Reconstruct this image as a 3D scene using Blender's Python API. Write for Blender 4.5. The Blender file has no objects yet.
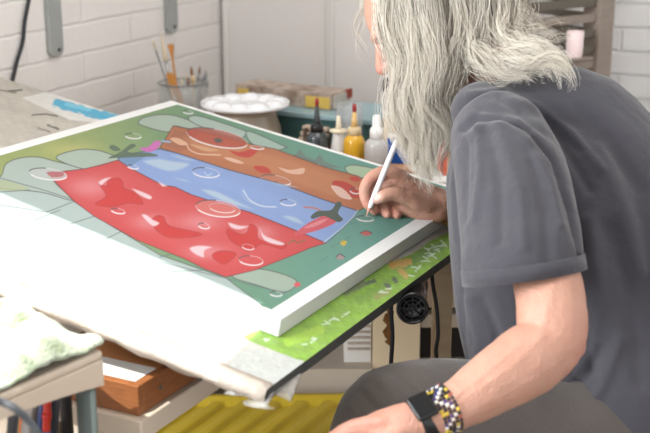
import bpy, bmesh, math, random
import numpy as np
from mathutils import Vector, Matrix, noise
random.seed(7); rng = np.random.default_rng(7)
PI = math.pi
scene = bpy.context.scene
COL = scene.collection

# ------------------------------------------------------------------ camera
FPX, CX, CY = 1180.0, 325.0, 216.5
PITCH = math.atan(336/FPX)
CAM = np.array([0, 0, 1.37])
RX = np.array([1.0, 0, 0]); FW = np.array([0, math.cos(PITCH), -math.sin(PITCH)]); UP = np.array([0, math.sin(PITCH), math.cos(PITCH)])
def ray(x, y): return (x-CX)/FPX*RX-(y-CY)/FPX*UP+FW
def D(x, y, t): return CAM+ray(x, y)*t                 # point seen at x,y at depth t
def onp(x, y, pt, n): r = ray(x, y); return CAM+r*((np.asarray(pt)-CAM)@n)/(r@n)
def PZ(x, y, z): return onp(x, y, (0, 0, z), np.array([0, 0, 1.0]))
def PY(x, y, Y): return onp(x, y, (0, Y, 0), np.array([0, 1.0, 0]))
cam = bpy.data.cameras.new('camera'); co = bpy.data.objects.new('camera', cam); COL.objects.link(co)
co.location = CAM; co.rotation_euler = (PI/2-PITCH, 0, 0)
cam.sensor_width = 36; cam.lens = FPX*36/650; cam.clip_start = 0.05
cam.dof.use_dof = True; cam.dof.focus_distance = 1.95; cam.dof.aperture_fstop = 5.0
scene.camera = co

# ------------------------------------------------------------------ frames
AZ = math.radians(27.2); TILT = math.radians(10)
bB = np.array([math.sin(AZ), math.cos(AZ), 0])
aA = np.array([-math.cos(AZ)*math.cos(TILT), math.sin(AZ)*math.cos(TILT), math.sin(TILT)])
aH = np.array([-math.cos(AZ), math.sin(AZ), 0])        # level version of aA
nN = np.cross(bB, aA)
B0 = D(281, 320, 1.6)                                   # near corner of the canvas face
def Q(a, b, h=0.0): return B0+aA*a+bB*b+nN*h
def basis(x, y, z, o=(0, 0, 0)):
    m = Matrix(((x[0], y[0], z[0], o[0]), (x[1], y[1], z[1], o[1]), (x[2], y[2], z[2], o[2]), (0, 0, 0, 1)))
    return m
WA = math.radians(23.5); wD = np.array([math.sin(WA), math.cos(WA), 0]); wN = np.array([wD[1], -wD[0], 0])

# ------------------------------------------------------------------ materials
def srgb(*c):
    return tuple(((v/255)/12.92 if v/255 <= .04045 else ((v/255+.055)/1.055)**2.4) for v in c)
MATS = {}
def mat(name, col, rough=.6, metal=0.0, spec=.5, trans=0.0, noise_amt=0.0, nscale=8.0, col2=None, bump=0.0, bscale=30.0, ior=1.45, alpha=1.0, sheen=0.0, sss=0.0, coat=0.0, stretch=None, attr=None, detail=4):
    if name in MATS: return MATS[name]
    m = bpy.data.materials.new(name); m.use_nodes = True; nt = m.node_tree; b = nt.nodes['Principled BSDF']
    b.inputs['Base Color'].default_value = (*col, 1); b.inputs['Roughness'].default_value = rough
    b.inputs['Metallic'].default_value = metal; b.inputs['Specular IOR Level'].default_value = spec
    b.inputs['Transmission Weight'].default_value = trans; b.inputs['IOR'].default_value = ior
    b.inputs['Alpha'].default_value = alpha; b.inputs['Sheen Weight'].default_value = sheen
    b.inputs['Coat Weight'].default_value = coat
    if sss: b.inputs['Subsurface Weight'].default_value = sss; b.inputs['Subsurface Radius'].default_value = (.8, .3, .15); b.inputs['Subsurface Scale'].default_value = .012
    tc = nt.nodes.new('ShaderNodeTexCoord'); src = tc.outputs['Object']
    if stretch:
        mp = nt.nodes.new('ShaderNodeMapping'); mp.inputs['Scale'].default_value = stretch; nt.links.new(src, mp.inputs[0]); src = mp.outputs[0]
    base = None
    if attr:
        at = nt.nodes.new('ShaderNodeVertexColor'); at.layer_name = attr; base = at.outputs[0]
    if noise_amt > 0:
        nz = nt.nodes.new('ShaderNodeTexNoise'); nz.inputs['Scale'].default_value = nscale; nz.inputs['Detail'].default_value = detail
        nt.links.new(src, nz.inputs['Vector'])
        rp = nt.nodes.new('ShaderNodeMapRange'); rp.inputs[1].default_value = .3; rp.inputs[2].default_value = .7; rp.inputs[3].default_value = 0; rp.inputs[4].default_value = noise_amt
        nt.links.new(nz.outputs[0], rp.inputs[0])
        mx = nt.nodes.new('ShaderNodeMix'); mx.data_type = 'RGBA'
        nt.links.new(rp.outputs[0], mx.inputs['Factor'])
        if base: nt.links.new(base, mx.inputs['A'])
        else: mx.inputs['A'].default_value = (*col, 1)
        mx.inputs['B'].default_value = (*(col2 or tuple(c*.5 for c in col)), 1)
        base = mx.outputs['Result']
    if base: nt.links.new(base, b.inputs['Base Color'])
    if bump > 0:
        nb = nt.nodes.new('ShaderNodeTexNoise'); nb.inputs['Scale'].default_value = bscale; nb.inputs['Detail'].default_value = 5
        nt.links.new(src, nb.inputs['Vector'])
        bp = nt.nodes.new('ShaderNodeBump'); bp.inputs['Strength'].default_value = bump; bp.inputs['Distance'].default_value = .01
        nt.links.new(nb.outputs[0], bp.inputs['Height']); nt.links.new(bp.outputs[0], b.inputs['Normal'])
    MATS[name] = m; return m

def brick_mat(name, col, bw, bh, dirv, zoff=0.0, uoff=0.0, mort=.006, bstr=.5):
    m = bpy.data.materials.new(name); m.use_nodes = True; nt = m.node_tree; b = nt.nodes['Principled BSDF']
    g = nt.nodes.new('ShaderNodeNewGeometry')
    sx = nt.nodes.new('ShaderNodeVectorMath'); sx.operation = 'DOT_PRODUCT'; sx.inputs[1].default_value = dirv; nt.links.new(g.outputs['Position'], sx.inputs[0])
    sz = nt.nodes.new('ShaderNodeSeparateXYZ'); nt.links.new(g.outputs['Position'], sz.inputs[0])
    au = nt.nodes.new('ShaderNodeMath'); au.inputs[1].default_value = uoff; nt.links.new(sx.outputs['Value'], au.inputs[0])
    az = nt.nodes.new('ShaderNodeMath'); az.inputs[1].default_value = zoff; nt.links.new(sz.outputs[2], az.inputs[0])
    cb = nt.nodes.new('ShaderNodeCombineXYZ'); nt.links.new(au.outputs[0], cb.inputs[0]); nt.links.new(az.outputs[0], cb.inputs[1])
    wn = nt.nodes.new('ShaderNodeTexNoise'); wn.inputs['Scale'].default_value = 14; nt.links.new(g.outputs['Position'], wn.inputs['Vector'])
    wa = nt.nodes.new('ShaderNodeVectorMath'); wa.operation = 'MULTIPLY_ADD'; wa.inputs[1].default_value = (.008, .008, 0); nt.links.new(wn.outputs['Color'], wa.inputs[0]); nt.links.new(cb.outputs[0], wa.inputs[2])
    br = nt.nodes.new('ShaderNodeTexBrick'); br.inputs['Scale'].default_value = 1; br.inputs['Brick Width'].default_value = bw; br.inputs['Row Height'].default_value = bh
    br.inputs['Mortar Size'].default_value = mort; br.inputs['Mortar Smooth'].default_value = .9
    br.inputs['Color1'].default_value = (*col, 1); br.inputs['Color2'].default_value = (*[c*.96 for c in col], 1); br.inputs['Mortar'].default_value = (*[c*.93 for c in col], 1)
    nt.links.new(wa.outputs[0], br.inputs['Vector'])
    nt.links.new(br.outputs['Color'], b.inputs['Base Color'])
    nz = nt.nodes.new('ShaderNodeTexNoise'); nz.inputs['Scale'].default_value = 40; nz.inputs['Detail'].default_value = 6; nt.links.new(g.outputs['Position'], nz.inputs['Vector'])
    ad = nt.nodes.new('ShaderNodeMath'); ad.operation = 'MULTIPLY_ADD'; ad.inputs[1].default_value = .35; nt.links.new(nz.outputs[0], ad.inputs[0])
    inv = nt.nodes.new('ShaderNodeMath'); inv.operation = 'SUBTRACT'; inv.inputs[0].default_value = 1; nt.links.new(br.outputs['Fac'], inv.inputs[1]); nt.links.new(inv.outputs[0], ad.inputs[2])
    bp = nt.nodes.new('ShaderNodeBump'); bp.inputs['Strength'].default_value = bstr; bp.inputs['Distance'].default_value = .006
    nt.links.new(ad.outputs[0], bp.inputs['Height']); nt.links.new(bp.outputs[0], b.inputs['Normal'])
    b.inputs['Roughness'].default_value = .6
    return m

# ------------------------------------------------------------------ object helpers
def link(name, me, m=None, parent=None, smooth=False):
    o = bpy.data.objects.new(name, me); COL.objects.link(o)
    if m is not None:
        for mm in (m if isinstance(m, (list, tuple)) else [m]): me.materials.append(mm)
    if parent: o.parent = parent; o.matrix_parent_inverse = parent.matrix_world.inverted() if False else Matrix.Translation(-Vector(parent.location)) if parent.type == 'EMPTY' else Matrix()
    if smooth:
        me.polygons.foreach_set('use_smooth', [True]*len(me.polygons))
    return o
def tag(o, label, cat, group=None, kind=None):
    o['label'] = label; o['category'] = cat
    if group: o['group'] = group
    if kind: o['kind'] = kind
    return o
def thing(name, label, cat, loc, group=None):
    o = bpy.data.objects.new(name, None); COL.objects.link(o); o.location = [float(v) for v in loc]; o.empty_display_size = .05
    return tag(o, label, cat, group)
def struct(o): o['kind'] = 'structure'; return o
class MB:
    def __init__(s): s.bm = bmesh.new()
    def box(s, o, x, y, z, x0, x1, y0, y1, z0, z1, mi=0):
        o, x, y, z = map(np.asarray, (o, x, y, z))
        v = [s.bm.verts.new(o+x*i+y*j+z*k) for k in (z0, z1) for j in (y0, y1) for i in (x0, x1)]
        for f in ((0, 2, 3, 1), (4, 5, 7, 6), (0, 1, 5, 4), (2, 6, 7, 3), (0, 4, 6, 2), (1, 3, 7, 5)):
            s.bm.faces.new([v[i] for i in f]).material_index = mi
        return s
    def wbox(s, x0, x1, y0, y1, z0, z1, mi=0): return s.box((0, 0, 0), (1, 0, 0), (0, 1, 0), (0, 0, 1), x0, x1, y0, y1, z0, z1, mi)
    def tube(s, pts, rad, n=12, caps=True, mi=0, flat=None, hemi=False, closed=False):
        pts = [np.asarray(p, float) for p in pts]
        if np.isscalar(rad): rad = [rad]*len(pts)
        rings = []; prev = None
        N = len(pts)
        if hemi and not closed:
            d0 = pts[0]-pts[1]; d0 = d0/(np.linalg.norm(d0)+1e-9); d1 = pts[-1]-pts[-2]; d1 = d1/(np.linalg.norm(d1)+1e-9)
            pre = [(pts[0]+d0*rad[0]*c, rad[0]*q) for c, q in ((.98, .2), (.8, .6), (.45, .89))]
            post = [(pts[-1]+d1*rad[-1]*c, rad[-1]*q) for c, q in ((.45, .89), (.8, .6), (.98, .2))]
            pts = [p for p, _ in pre]+pts+[p for p, _ in post]; rad = [r for _, r in pre]+list(rad)+[r for _, r in post]; N = len(pts)
        for i, p in enumerate(pts):
            a = pts[(i-1) % N] if (i > 0 or closed) else pts[0]; c = pts[(i+1) % N] if (i < N-1 or closed) else pts[-1]
            t = c-a; t = t/(np.linalg.norm(t)+1e-12)
            if prev is None:
                u = np.cross(t, (0, 0, 1.0))
                if np.linalg.norm(u) < .1: u = np.cross(t, (0, 1.0, 0))
            else: u = prev-t*(prev@t)
            u = u/np.linalg.norm(u); prev = u; w = np.cross(t, u)
            ring = []
            for k in range(n):
                th = 2*PI*k/n; off = (u*math.cos(th)+w*math.sin(th))*rad[i]
                if flat is not None: fv, fr = flat; off = off+fv*(off@fv)*(fr-1)
                ring.append(s.bm.verts.new(p+off))
            rings.append(ring)
        M = len(rings)
        for i in range(M if closed else M-1):
            A, Bq = rings[i], rings[(i+1) % M]
            for k in range(n):
                f = s.bm.faces.new((A[k], A[(k+1) % n], Bq[(k+1) % n], Bq[k])); f.material_index = mi
        if caps and not closed:
            s.bm.faces.new(rings[0][::-1]).material_index = mi; s.bm.faces.new(rings[-1]).material_index = mi
        return s
    def lathe(s, o, prof, n=24, axis=(0, 0, 1), mi=0, caps=True):
        z = np.array(axis, float); z /= np.linalg.norm(z); u = np.cross(z, (0, 1, 0) if abs(z[1]) < .9 else (1, 0, 0)); u /= np.linalg.norm(u); w = np.cross(z, u)
        rings = []
        for r, h in prof:
            rings.append([s.bm.verts.new(np.asarray(o)+z*h+(u*math.cos(2*PI*k/n)+w*math.sin(2*PI*k/n))*max(r, 1e-4)) for k in range(n)])
        for A, Bq in zip(rings, rings[1:]):
            for k in range(n): s.bm.faces.new((A[k], A[(k+1) % n], Bq[(k+1) % n], Bq[k])).material_index = mi
        if caps: s.bm.faces.new(rings[0][::-1]).material_index = mi; s.bm.faces.new(rings[-1]).material_index = mi
        return s
    def ell(s, o, ax, seg=20, rg=12, mi=0):     # ax: three scaled axis vectors
        o = np.asarray(o); ax = [np.asarray(a) for a in ax]
        rings = []
        top = s.bm.verts.new(o+ax[2]); bot = s.bm.verts.new(o-ax[2])
        for i in range(1, rg):
            ph = PI*i/rg
            rings.append([s.bm.verts.new(o+ax[2]*math.cos(ph)+math.sin(ph)*(ax[0]*math.cos(2*PI*k/seg)+ax[1]*math.sin(2*PI*k/seg))) for k in range(seg)])
        for A, Bq in zip(rings, rings[1:]):
            for k in range(seg): s.bm.faces.new((A[k], A[(k+1) % seg], Bq[(k+1) % seg], Bq[k])).material_index = mi
        for k in range(seg):
            s.bm.faces.new((rings[0][(k+1) % seg], rings[0][k], top)).material_index = mi
            s.bm.faces.new((rings[-1][k], rings[-1][(k+1) % seg], bot)).material_index = mi
        return s
    def poly(s, pts, mi=0): s.bm.faces.new([s.bm.verts.new(p) for p in pts]).material_index = mi; return s
    def prism(s, pts, ext, mi=0):
        e = np.asarray(ext); A = [s.bm.verts.new(p) for p in pts]; Bq = [s.bm.verts.new(np.asarray(p)+e) for p in pts]; n = len(pts)
        s.bm.faces.new(A[::-1]).material_index = mi; s.bm.faces.new(Bq).material_index = mi
        for k in range(n): s.bm.faces.new((A[k], A[(k+1) % n], Bq[(k+1) % n], Bq[k])).material_index = mi
        return s
    def build(s, name, m, parent=None, smooth=False, bevel=0.0, seg=2, origin=None):
        bmesh.ops.recalc_face_normals(s.bm, faces=s.bm.faces)
        me = bpy.data.meshes.new(name)
        s.bm.to_mesh(me); s.bm.free()
        if origin is not None and parent is None:
            me.transform(Matrix.Translation(-Vector(origin)))
        o = link(name, me, m, parent, smooth)
        if origin is not None and parent is None: o.location = [float(v) for v in origin]
        if bevel > 0:
            bv = o.modifiers.new('bevel', 'BEVEL'); bv.width = bevel; bv.segments = seg; bv.limit_method = 'ANGLE'; bv.angle_limit = .7; bv.harden_normals = False
        return o
def rawmesh(name, verts, faces, m, parent=None, smooth=True):
    me = bpy.data.meshes.new(name); verts = np.asarray(verts, np.float32); faces = np.asarray(faces, np.int32)
    me.vertices.add(len(verts)); me.vertices.foreach_set('co', verts.ravel())
    k = faces.shape[1]; me.loops.add(faces.size); me.loops.foreach_set('vertex_index', faces.ravel())
    me.polygons.add(len(faces)); me.polygons.foreach_set('loop_start', np.arange(0, faces.size, k, dtype=np.int32))
    try: me.polygons.foreach_set('loop_total', np.full(len(faces), k, dtype=np.int32))
    except Exception: pass
    me.update(calc_edges=True)
    return link(name, me, m, parent, smooth)
def vcol(o, cols, name='paint'):
    me = o.data; a = me.color_attributes.new(name, 'FLOAT_COLOR', 'POINT')
    c = np.ones((len(me.vertices), 4), np.float32); c[:, :3] = cols; a.data.foreach_set('color', c.ravel())
def smoothpts(pts, n=8):
    pts = [np.asarray(p, float) for p in pts]; out = []
    P = [2*pts[0]-pts[1]]+pts+[2*pts[-1]-pts[-2]]
    for i in range(1, len(P)-2):
        for k in range(n):
            t = k/n; a, b, c, d = P[i-1], P[i], P[i+1], P[i+2]
            out.append(.5*((2*b)+(-a+c)*t+(2*a-5*b+4*c-d)*t*t+(-a+3*b-3*c+d)*t**3))
    out.append(pts[-1]); return out
def chain(mb, pr, n=14, sub=4, flat=None):              # pr: list of (point, radius)
    arr = [np.append(np.asarray(p, float), r) for p, r in pr]
    s = smoothpts(arr, sub); mb.tube([v[:3] for v in s], [max(v[3], .002) for v in s], n=n, hemi=True, flat=flat)
def remeshed(mb, name, voxel, m, parent, smooth_it=6):
    bmesh.ops.recalc_face_normals(mb.bm, faces=mb.bm.faces)
    me = bpy.data.meshes.new('tmp'); mb.bm.to_mesh(me); mb.bm.free(); o = bpy.data.objects.new('tmp', me); COL.objects.link(o)
    r = o.modifiers.new('r', 'REMESH'); r.mode = 'VOXEL'; r.voxel_size = voxel
    if smooth_it: s = o.modifiers.new('s', 'SMOOTH'); s.iterations = smooth_it; s.factor = .5
    dg = bpy.context.evaluated_depsgraph_get(); me2 = bpy.data.meshes.new_from_object(o.evaluated_get(dg)); me2.name = name
    bpy.data.objects.remove(o); bpy.data.meshes.remove(me)
    me2.materials.clear()
    return link(name, me2, m, parent, True)
def getco(o):
    a = np.empty(len(o.data.vertices)*3, np.float32); o.data.vertices.foreach_get('co', a); return a.reshape(-1, 3).astype(float)
def getno(o):
    a = np.empty(len(o.data.vertices)*3, np.float32); o.data.vertices.foreach_get('normal', a); return a.reshape(-1, 3).astype(float)
def setco(o, c): o.data.vertices.foreach_set('co', c.astype(np.float32).ravel()); o.data.update()
def project(P):
    v = P-CAM; dz = v@FW; return CX+FPX*(v@RX)/dz, CY-FPX*(v@UP)/dz
def inpoly(X, Y, poly):
    ins = np.zeros(X.shape, bool); n = len(poly)
    for i in range(n):
        x0, y0 = poly[i]; x1, y1 = poly[(i+1) % n]
        if y0 == y1: continue
        c = ((Y > min(y0, y1)) & (Y <= max(y0, y1))); xi = x0+(Y-y0)*(x1-x0)/(y1-y0); ins ^= c & (X < xi)
    return ins
def spoly(pts, n=5):                                      # rounded outline
    p = [np.asarray(q, float) for q in pts]; N = len(p); out = []
    for i in range(N):
        a, b, c, d = p[i-1], p[i], p[(i+1) % N], p[(i+2) % N]
        for k in range(n):
            t = k/n; out.append(.5*((2*b)+(-a+c)*t+(2*a-5*b+4*c-d)*t*t+(-a+3*b-3*c+d)*t**3))
    return [tuple(v) for v in out]
def segdist(X, Y, pts):
    d = np.full(X.shape, 1e9)
    for (x0, y0), (x1, y1) in zip(pts, pts[1:]):
        dx, dy = x1-x0, y1-y0; t = np.clip(((X-x0)*dx+(Y-y0)*dy)/(dx*dx+dy*dy+1e-9), 0, 1)
        d = np.minimum(d, np.hypot(X-x0-t*dx, Y-y0-t*dy))
    return d

# ------------------------------------------------------------------ common materials
M_white = mat('white_paint', srgb(232, 230, 227), .5)
M_canvas_side = mat('canvas_cloth', srgb(204, 204, 204), .8, bump=.15, bscale=600)
M_skin = mat('skin', srgb(205, 152, 130), .5, noise_amt=.3, nscale=38, col2=srgb(168, 116, 97), bump=.28, bscale=230, sss=.12, attr='paint')
M_shirt = mat('charcoal_cotton', srgb(61, 60, 67), .9, noise_amt=.35, nscale=420, col2=srgb(47, 46, 52), bump=.3, bscale=40, sheen=.25)
M_trouser = mat('dark_trouser_cloth', srgb(82, 75, 71), .9, noise_amt=.4, nscale=300, col2=srgb(64, 58, 55), bump=.3, bscale=30, sheen=.2)
M_black = mat('black_plastic', srgb(26, 26, 28), .35)
M_rubber = mat('black_rubber', srgb(44, 46, 50), .5)
M_glass = mat('clear_glass', srgb(196, 200, 200), .06, alpha=.3, coat=1.0)
M_wood_pale = mat('pale_wood', srgb(200, 180, 152), .6, noise_amt=.5, nscale=6, col2=srgb(178, 154, 124), stretch=(1, 1, 12))
M_beige = mat('beige_paint', srgb(205, 190, 172), .55, noise_amt=.3, nscale=9, col2=srgb(190, 172, 152))
M_oak = mat('reddish_wood', srgb(154, 98, 58), .45, noise_amt=.6, nscale=10, col2=srgb(118, 70, 40), stretch=(4, 4, 30))
M_steel = mat('grey_steel', srgb(84, 94, 92), .5, metal=.1)

# ------------------------------------------------------------------ room shell
W0 = D(0, 85, 2.74)
corner = onp(222.5, 100, W0, wN)
corner[2] = 0
eD = wN.copy()                                           # right along the back, square to the left wall (points right and toward the lens)
def wl(u, z): return np.array([corner[0], corner[1], 0])-wD*u+np.array([0, 0, z])
M_bl = brick_mat('painted_brick_left', srgb(236, 232, 229), .46, .0765, tuple(wD), zoff=0.0, mort=.006, bstr=.4)
zline = (onp(100, 48, W0, wN)[2]); M_bl.node_tree.nodes
M_br = brick_mat('painted_brick_right', srgb(238, 236, 235), .215, .0765, tuple(eD), mort=.006, bstr=.8)
for n in M_bl.node_tree.nodes:
    if n.type == 'MATH' and n.operation == 'ADD' and n.inputs[0].is_linked and n.inputs[0].links[0].from_node.type == 'SEPXYZ': n.inputs[1].default_value = (-zline) % .0765
struct(MB().box((corner[0], corner[1], 0), wD, -wN, (0, 0, 1), -2.4, 1.4, 0, .12, 0, 2.6).build('wall_left', M_bl))
# panelled partition standing in front of the right-hand brick wall
M_panel = mat('panel_paint', srgb(228, 224, 222), .45)
end_u = .84
struct(MB().box((corner[0], corner[1], 0), eD, wD, (0, 0, 1), .006, end_u, 0, .09, 0, 2.6).build('wall_back', M_panel))
def eu(px):                                              # distance along the partition at image column px
    r = ray(px, 60)[:2]; c = corner[:2]
    A = np.array([[r[0], -eD[0]], [r[1], -eD[1]]]); s = np.linalg.solve(A, c); return s[1]
u1, u2 = eu(325), eu(333.5)
struct(MB().box((corner[0], corner[1], 0), eD, wD, (0, 0, 1), u1-.004, u1+.003, -.012, 0, 0, 2.6).box((corner[0], corner[1], 0), eD, wD, (0, 0, 1), u2-.003, u2+.004, -.012, 0, 0, 2.6).build('trim_1', M_white, bevel=.002))
struct(MB().box((corner[0], corner[1], 0), eD, wD, (0, 0, 1), .012, .03, -.01, 0, 0, 2.6).build('trim_2', M_white, bevel=.002))
RW = np.array([corner[0], corner[1], 0])+wD*.62
struct(MB().box(RW, eD, wD, (0, 0, 1), -.2, 4.5, 0, .12, 0, 2.6).build('wall_right', M_br))
M_floor = mat('floor_boards', srgb(120, 108, 95), .6, noise_amt=.5, nscale=4)
struct(MB().wbox(-4, 4.5, -3.5, 5.5, -.1, 0).build('floor', M_floor))

# ------------------------------------------------------------------ light
SUN = np.array([-.32, -.32, .85]); SUN /= np.linalg.norm(SUN)
P2 = onp(263, 303, B0, nN); P1 = onp(0, 193, B0, nN); P3 = onp(229, 357, Q(0, 0, -.027), nN)
e1 = P1-P2; e2 = P3-P2
ZC = 2.6
def lift(p): return p+SUN*((ZC-p[2])/SUN[2])
hole = [lift(P2), lift(P2+e1*3.4), lift(P2+e1*3.4+e2*5), lift(P2+e2*5)]  # unseen opening, shaped backwards from the wanted sun patch
outer = [np.array(v) for v in ((4.5, 5.5, ZC), (-6.5, 5.5, ZC), (-6.5, -6.5, ZC), (4.5, -6.5, ZC))]
cb = MB()
hv = [(h[0], h[1], ZC) for h in hole]
for zz in (ZC, ZC+.05):
    A = [cb.bm.verts.new((v[0], v[1], zz)) for v in outer]; H = [cb.bm.verts.new((v[0], v[1], zz)) for v in hv]
    for k in range(4): cb.bm.faces.new((A[k], A[(k+1) % 4], H[(k+1) % 4], H[k]))
    if zz == ZC: A0, H0 = A, H
for k in range(4): cb.bm.faces.new((H0[k], H0[(k+1) % 4], H[(k+1) % 4], H[k])); cb.bm.faces.new((A0[k], A0[(k+1) % 4], A[(k+1) % 4], A[k]))
struct(cb.build('ceiling', mat('ceiling_paint', srgb(240, 240, 238), .8)))
sl = bpy.data.lights.new('sun', 'SUN'); sl.energy = 4.6; sl.angle = math.radians(.25); sl.color = (1, .97, .92)
so = bpy.data.objects.new('sun', sl); COL.objects.link(so); so.rotation_euler = Vector(-SUN).to_track_quat('-Z', 'Y').to_euler()
def area(name, loc, tgt, sx, sy, e, c=(1, 1, 1)):
    l = bpy.data.lights.new(name, 'AREA'); l.shape = 'RECTANGLE'; l.size = sx; l.size_y = sy; l.energy = e; l.color = c
    o = bpy.data.objects.new(name, l); COL.objects.link(o); o.location = loc
    o.rotation_euler = (Vector(tgt)-Vector(loc)).to_track_quat('-Z', 'Y').to_euler(); return o
area('left_fill', (-2.6, .6, 1.9), (0, 2.0, .9), 1.6, 1.5, 115, (.95, .98, 1))  # added soft fill from the left, no window is built there
area('overhead_fill', (.35, 1.9, 2.55), (.3, 2.0, 0), 1.2, 1.2, 9, (1, .96, .90))  # added overhead fill to lift hair and hand, not a room lamp
w = bpy.data.worlds.new('world'); scene.world = w; w.use_nodes = True
w.node_tree.nodes['Background'].inputs[0].default_value = (.985, .985, 1, 1); w.node_tree.nodes['Background'].inputs[1].default_value = 1.32
scene.view_settings.view_transform = 'Standard'; scene.view_settings.look = 'None'; scene.view_settings.gamma = 1; scene.view_settings.use_curve_mapping = False
scene.view_settings.exposure = .70

# ------------------------------------------------------------------ the painted canvas
CA, CB, CT = .70, .755, .027
def paint_grid(name, a0, a1, b0, b1, step, h, fn, m, parent):
    na, nb = int((a1-a0)/step)+1, int((b1-b0)/step)+1
    av = np.linspace(a0, a1, na); bv = np.linspace(b0, b1, nb); Aq, Bq = np.meshgrid(av, bv, indexing='ij')
    P = B0+Aq[..., None]*aA+Bq[..., None]*bB+nN*h; P = P.reshape(-1, 3)
    X, Y = project(P); cols = fn(X, Y, Aq.ravel(), Bq.ravel())
    i = np.arange(na-1)[:, None]*nb+np.arange(nb-1)[None, :]; i = i.ravel()
    F = np.stack([i, i+1, i+nb+1, i+nb], 1)
    o = rawmesh(name, P, F, m, parent, True); vcol(o, cols); return o
def L(*c): return np.array(srgb(*c))
def fbm(X, Y, s, seed=0, octs=3):
    r = np.random.default_rng(seed); out = np.zeros(X.shape); amp = 1
    for o in range(octs):
        for _ in range(4):
            th = r.uniform(0, 2*PI); k = (2**o)/s*r.uniform(.7, 1.4); out += amp*np.sin((X*math.cos(th)+Y*math.sin(th)*1.8)*k*2*PI+r.uniform(0, 6.3))
        amp *= .5
    return out/6
def smoothc(p): return [tuple(v) for v in smoothpts(p, 6)]
def artwork(X, Y, a, b):
    n = X.size; C = np.empty((n, 3))
    t = np.clip((X-60)/140, 0, 1)[:, None]; t2 = np.clip((X-200)/160, 0, 1)[:, None]
    C[:] = (L(152, 165, 98)*(1-t)+L(104, 146, 112)*t)*(1-t2)+L(98, 152, 140)*t2
    yl = np.exp(-(((X-72)/26)**2+((Y-150)/7)**2))[:, None]; C = C*(1-yl*.6)+L(196, 190, 120)*yl*.6
    C *= (1+.06*fbm(X, Y, 30, 3))[:, None]
    def fill(pts, col, op=1.0, soft=0.0, rnd=True):
        q = spoly(pts) if rnd else pts
        if soft > 0:
            d = segdist(X, Y, q+[q[0]]); ins = inpoly(X, Y, q); s = np.where(ins, 1.0, 0)*np.clip(d/soft, 0, 1)
        else: s = inpoly(X, Y, q).astype(float)
        s = (s*op)[:, None]; C[:] = C*(1-s)+np.asarray(col)*s
    def line(pts, col, w=.7, op=1.0):
        w = w*.8
        d = segdist(X, Y, pts); s = (np.clip(1.3-d/w, 0, 1)*op)[:, None]; C[:] = C*(1-s)+np.asarray(col)*s
    def shape(pts, col, outc=L(70, 72, 74), w=.8, rnd=True, op=1.0, oop=.8):
        fill(pts, col, op, rnd=rnd); q = spoly(pts) if rnd else list(pts); line(q+[q[0]], outc, w, oop)
    def bubble(x, y, rx, ry, ang=.2, white=1.0, dark=True, fillc=None):
        th = np.linspace(0, 2*PI, 30); ca, sa = math.cos(ang), math.sin(ang)
        pt = [(x+rx*math.cos(q)*ca-ry*math.sin(q)*sa, y+rx*math.cos(q)*sa+ry*math.sin(q)*ca) for q in th]
        if fillc is not None: fill(pt[:-1], fillc, .75, rnd=False)
        line(pt, L(225, 220, 222), .6, .45*white)
        line(pt[1:13], L(240, 236, 238), .95, .85*white)
        if dark: line(pt[15:22], L(40, 40, 44), .8, .9)
    grey = L(170, 184, 176)
    # paving behind the cloths
    shape([(-120, 160), (0, 176), (40, 190), (72, 200), (110, 225), (160, 255), (226, 278), (262, 305), (200, 330), (-140, 230)], L(172, 188, 184), rnd=False)
    shape([(-20, 186), (0, 177), (6, 164), (20, 158), (38, 157), (54, 161), (84, 169), (62, 172), (54, 181), (72, 200), (40, 192)], grey)
    fill([(-5, 181), (8, 181), (30, 189), (10, 191), (-5, 189)], L(170, 180, 140), .8)
    shape([(56, 158), (76, 150), (96, 150), (112, 155), (119, 160), (101, 165), (84, 169)], L(168, 184, 170))
    ol = L(95, 105, 108)
    for q in ([(0, 192), (30, 190)], [(0, 178), (40, 189), (72, 199)], [(47, 212), (75, 201)], [(70, 224), (95, 216)], [(106, 239), (122, 231)], [(160, 257), (172, 254)], [(0, 205), (47, 212)], [(20, 226), (60, 210)], [(135, 262), (165, 272), (205, 270)]): line(q, ol, .8, .8)
    shape([(139, 121), (145, 117), (162, 114.5), (180, 117), (207, 128), (189, 128.6), (174.5, 126), (167, 132), (141, 125)], L(166, 182, 168))
    shape([(189, 120), (199, 116), (243, 130), (246, 133.5), (239, 138), (212, 131)], L(166, 184, 174))
    shape([(246, 134), (252, 132), (284, 146), (285, 148), (276, 150), (254, 145)], L(160, 182, 170))
    shape([(345, 169), (354, 165), (381, 170), (386, 173), (358, 178)], L(168, 190, 160))
    for q in ([(288, 157), (296, 154), (300, 149), (305, 156), (315, 160), (320, 154), (325, 162), (342, 168), (318, 167), (300, 162)],): fill(q, L(104, 116, 112), .8, rnd=False)
    bubble(317, 166, 4, 1.8, .2)
    shape([(232, 276), (260, 269), (296, 280), (285, 292), (257, 285)], L(158, 176, 160)); line([(160, 262), (225, 278), (255, 286), (286, 293)], ol, .8, .7)
    # orange cloth
    shape([(160, 148), (173, 126), (189, 129), (220, 136), (250, 144), (275, 149), (324, 167), (358, 176), (376, 189), (368, 206), (358, 211), (324, 200), (281, 184), (259, 178), (229, 170), (180, 154)], L(180, 110, 72), L(86, 50, 40), rnd=False)
    fill([(160, 148), (173, 126), (200, 131), (190, 150), (180, 154)], L(142, 84, 66), .5, 5, rnd=False)
    fill([(185, 135), (280, 155), (360, 185), (340, 200), (250, 168), (200, 154)], L(198, 134, 92), .55, 5)
    for q in ([(229, 150), (240, 152), (259, 147), (251, 157), (238, 156)], [(254, 166), (266, 167), (271, 173), (259, 172)], [(333, 181), (346, 182), (358, 190), (360, 198), (345, 196), (335, 190)]): fill(q, L(188, 58, 44))
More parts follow.
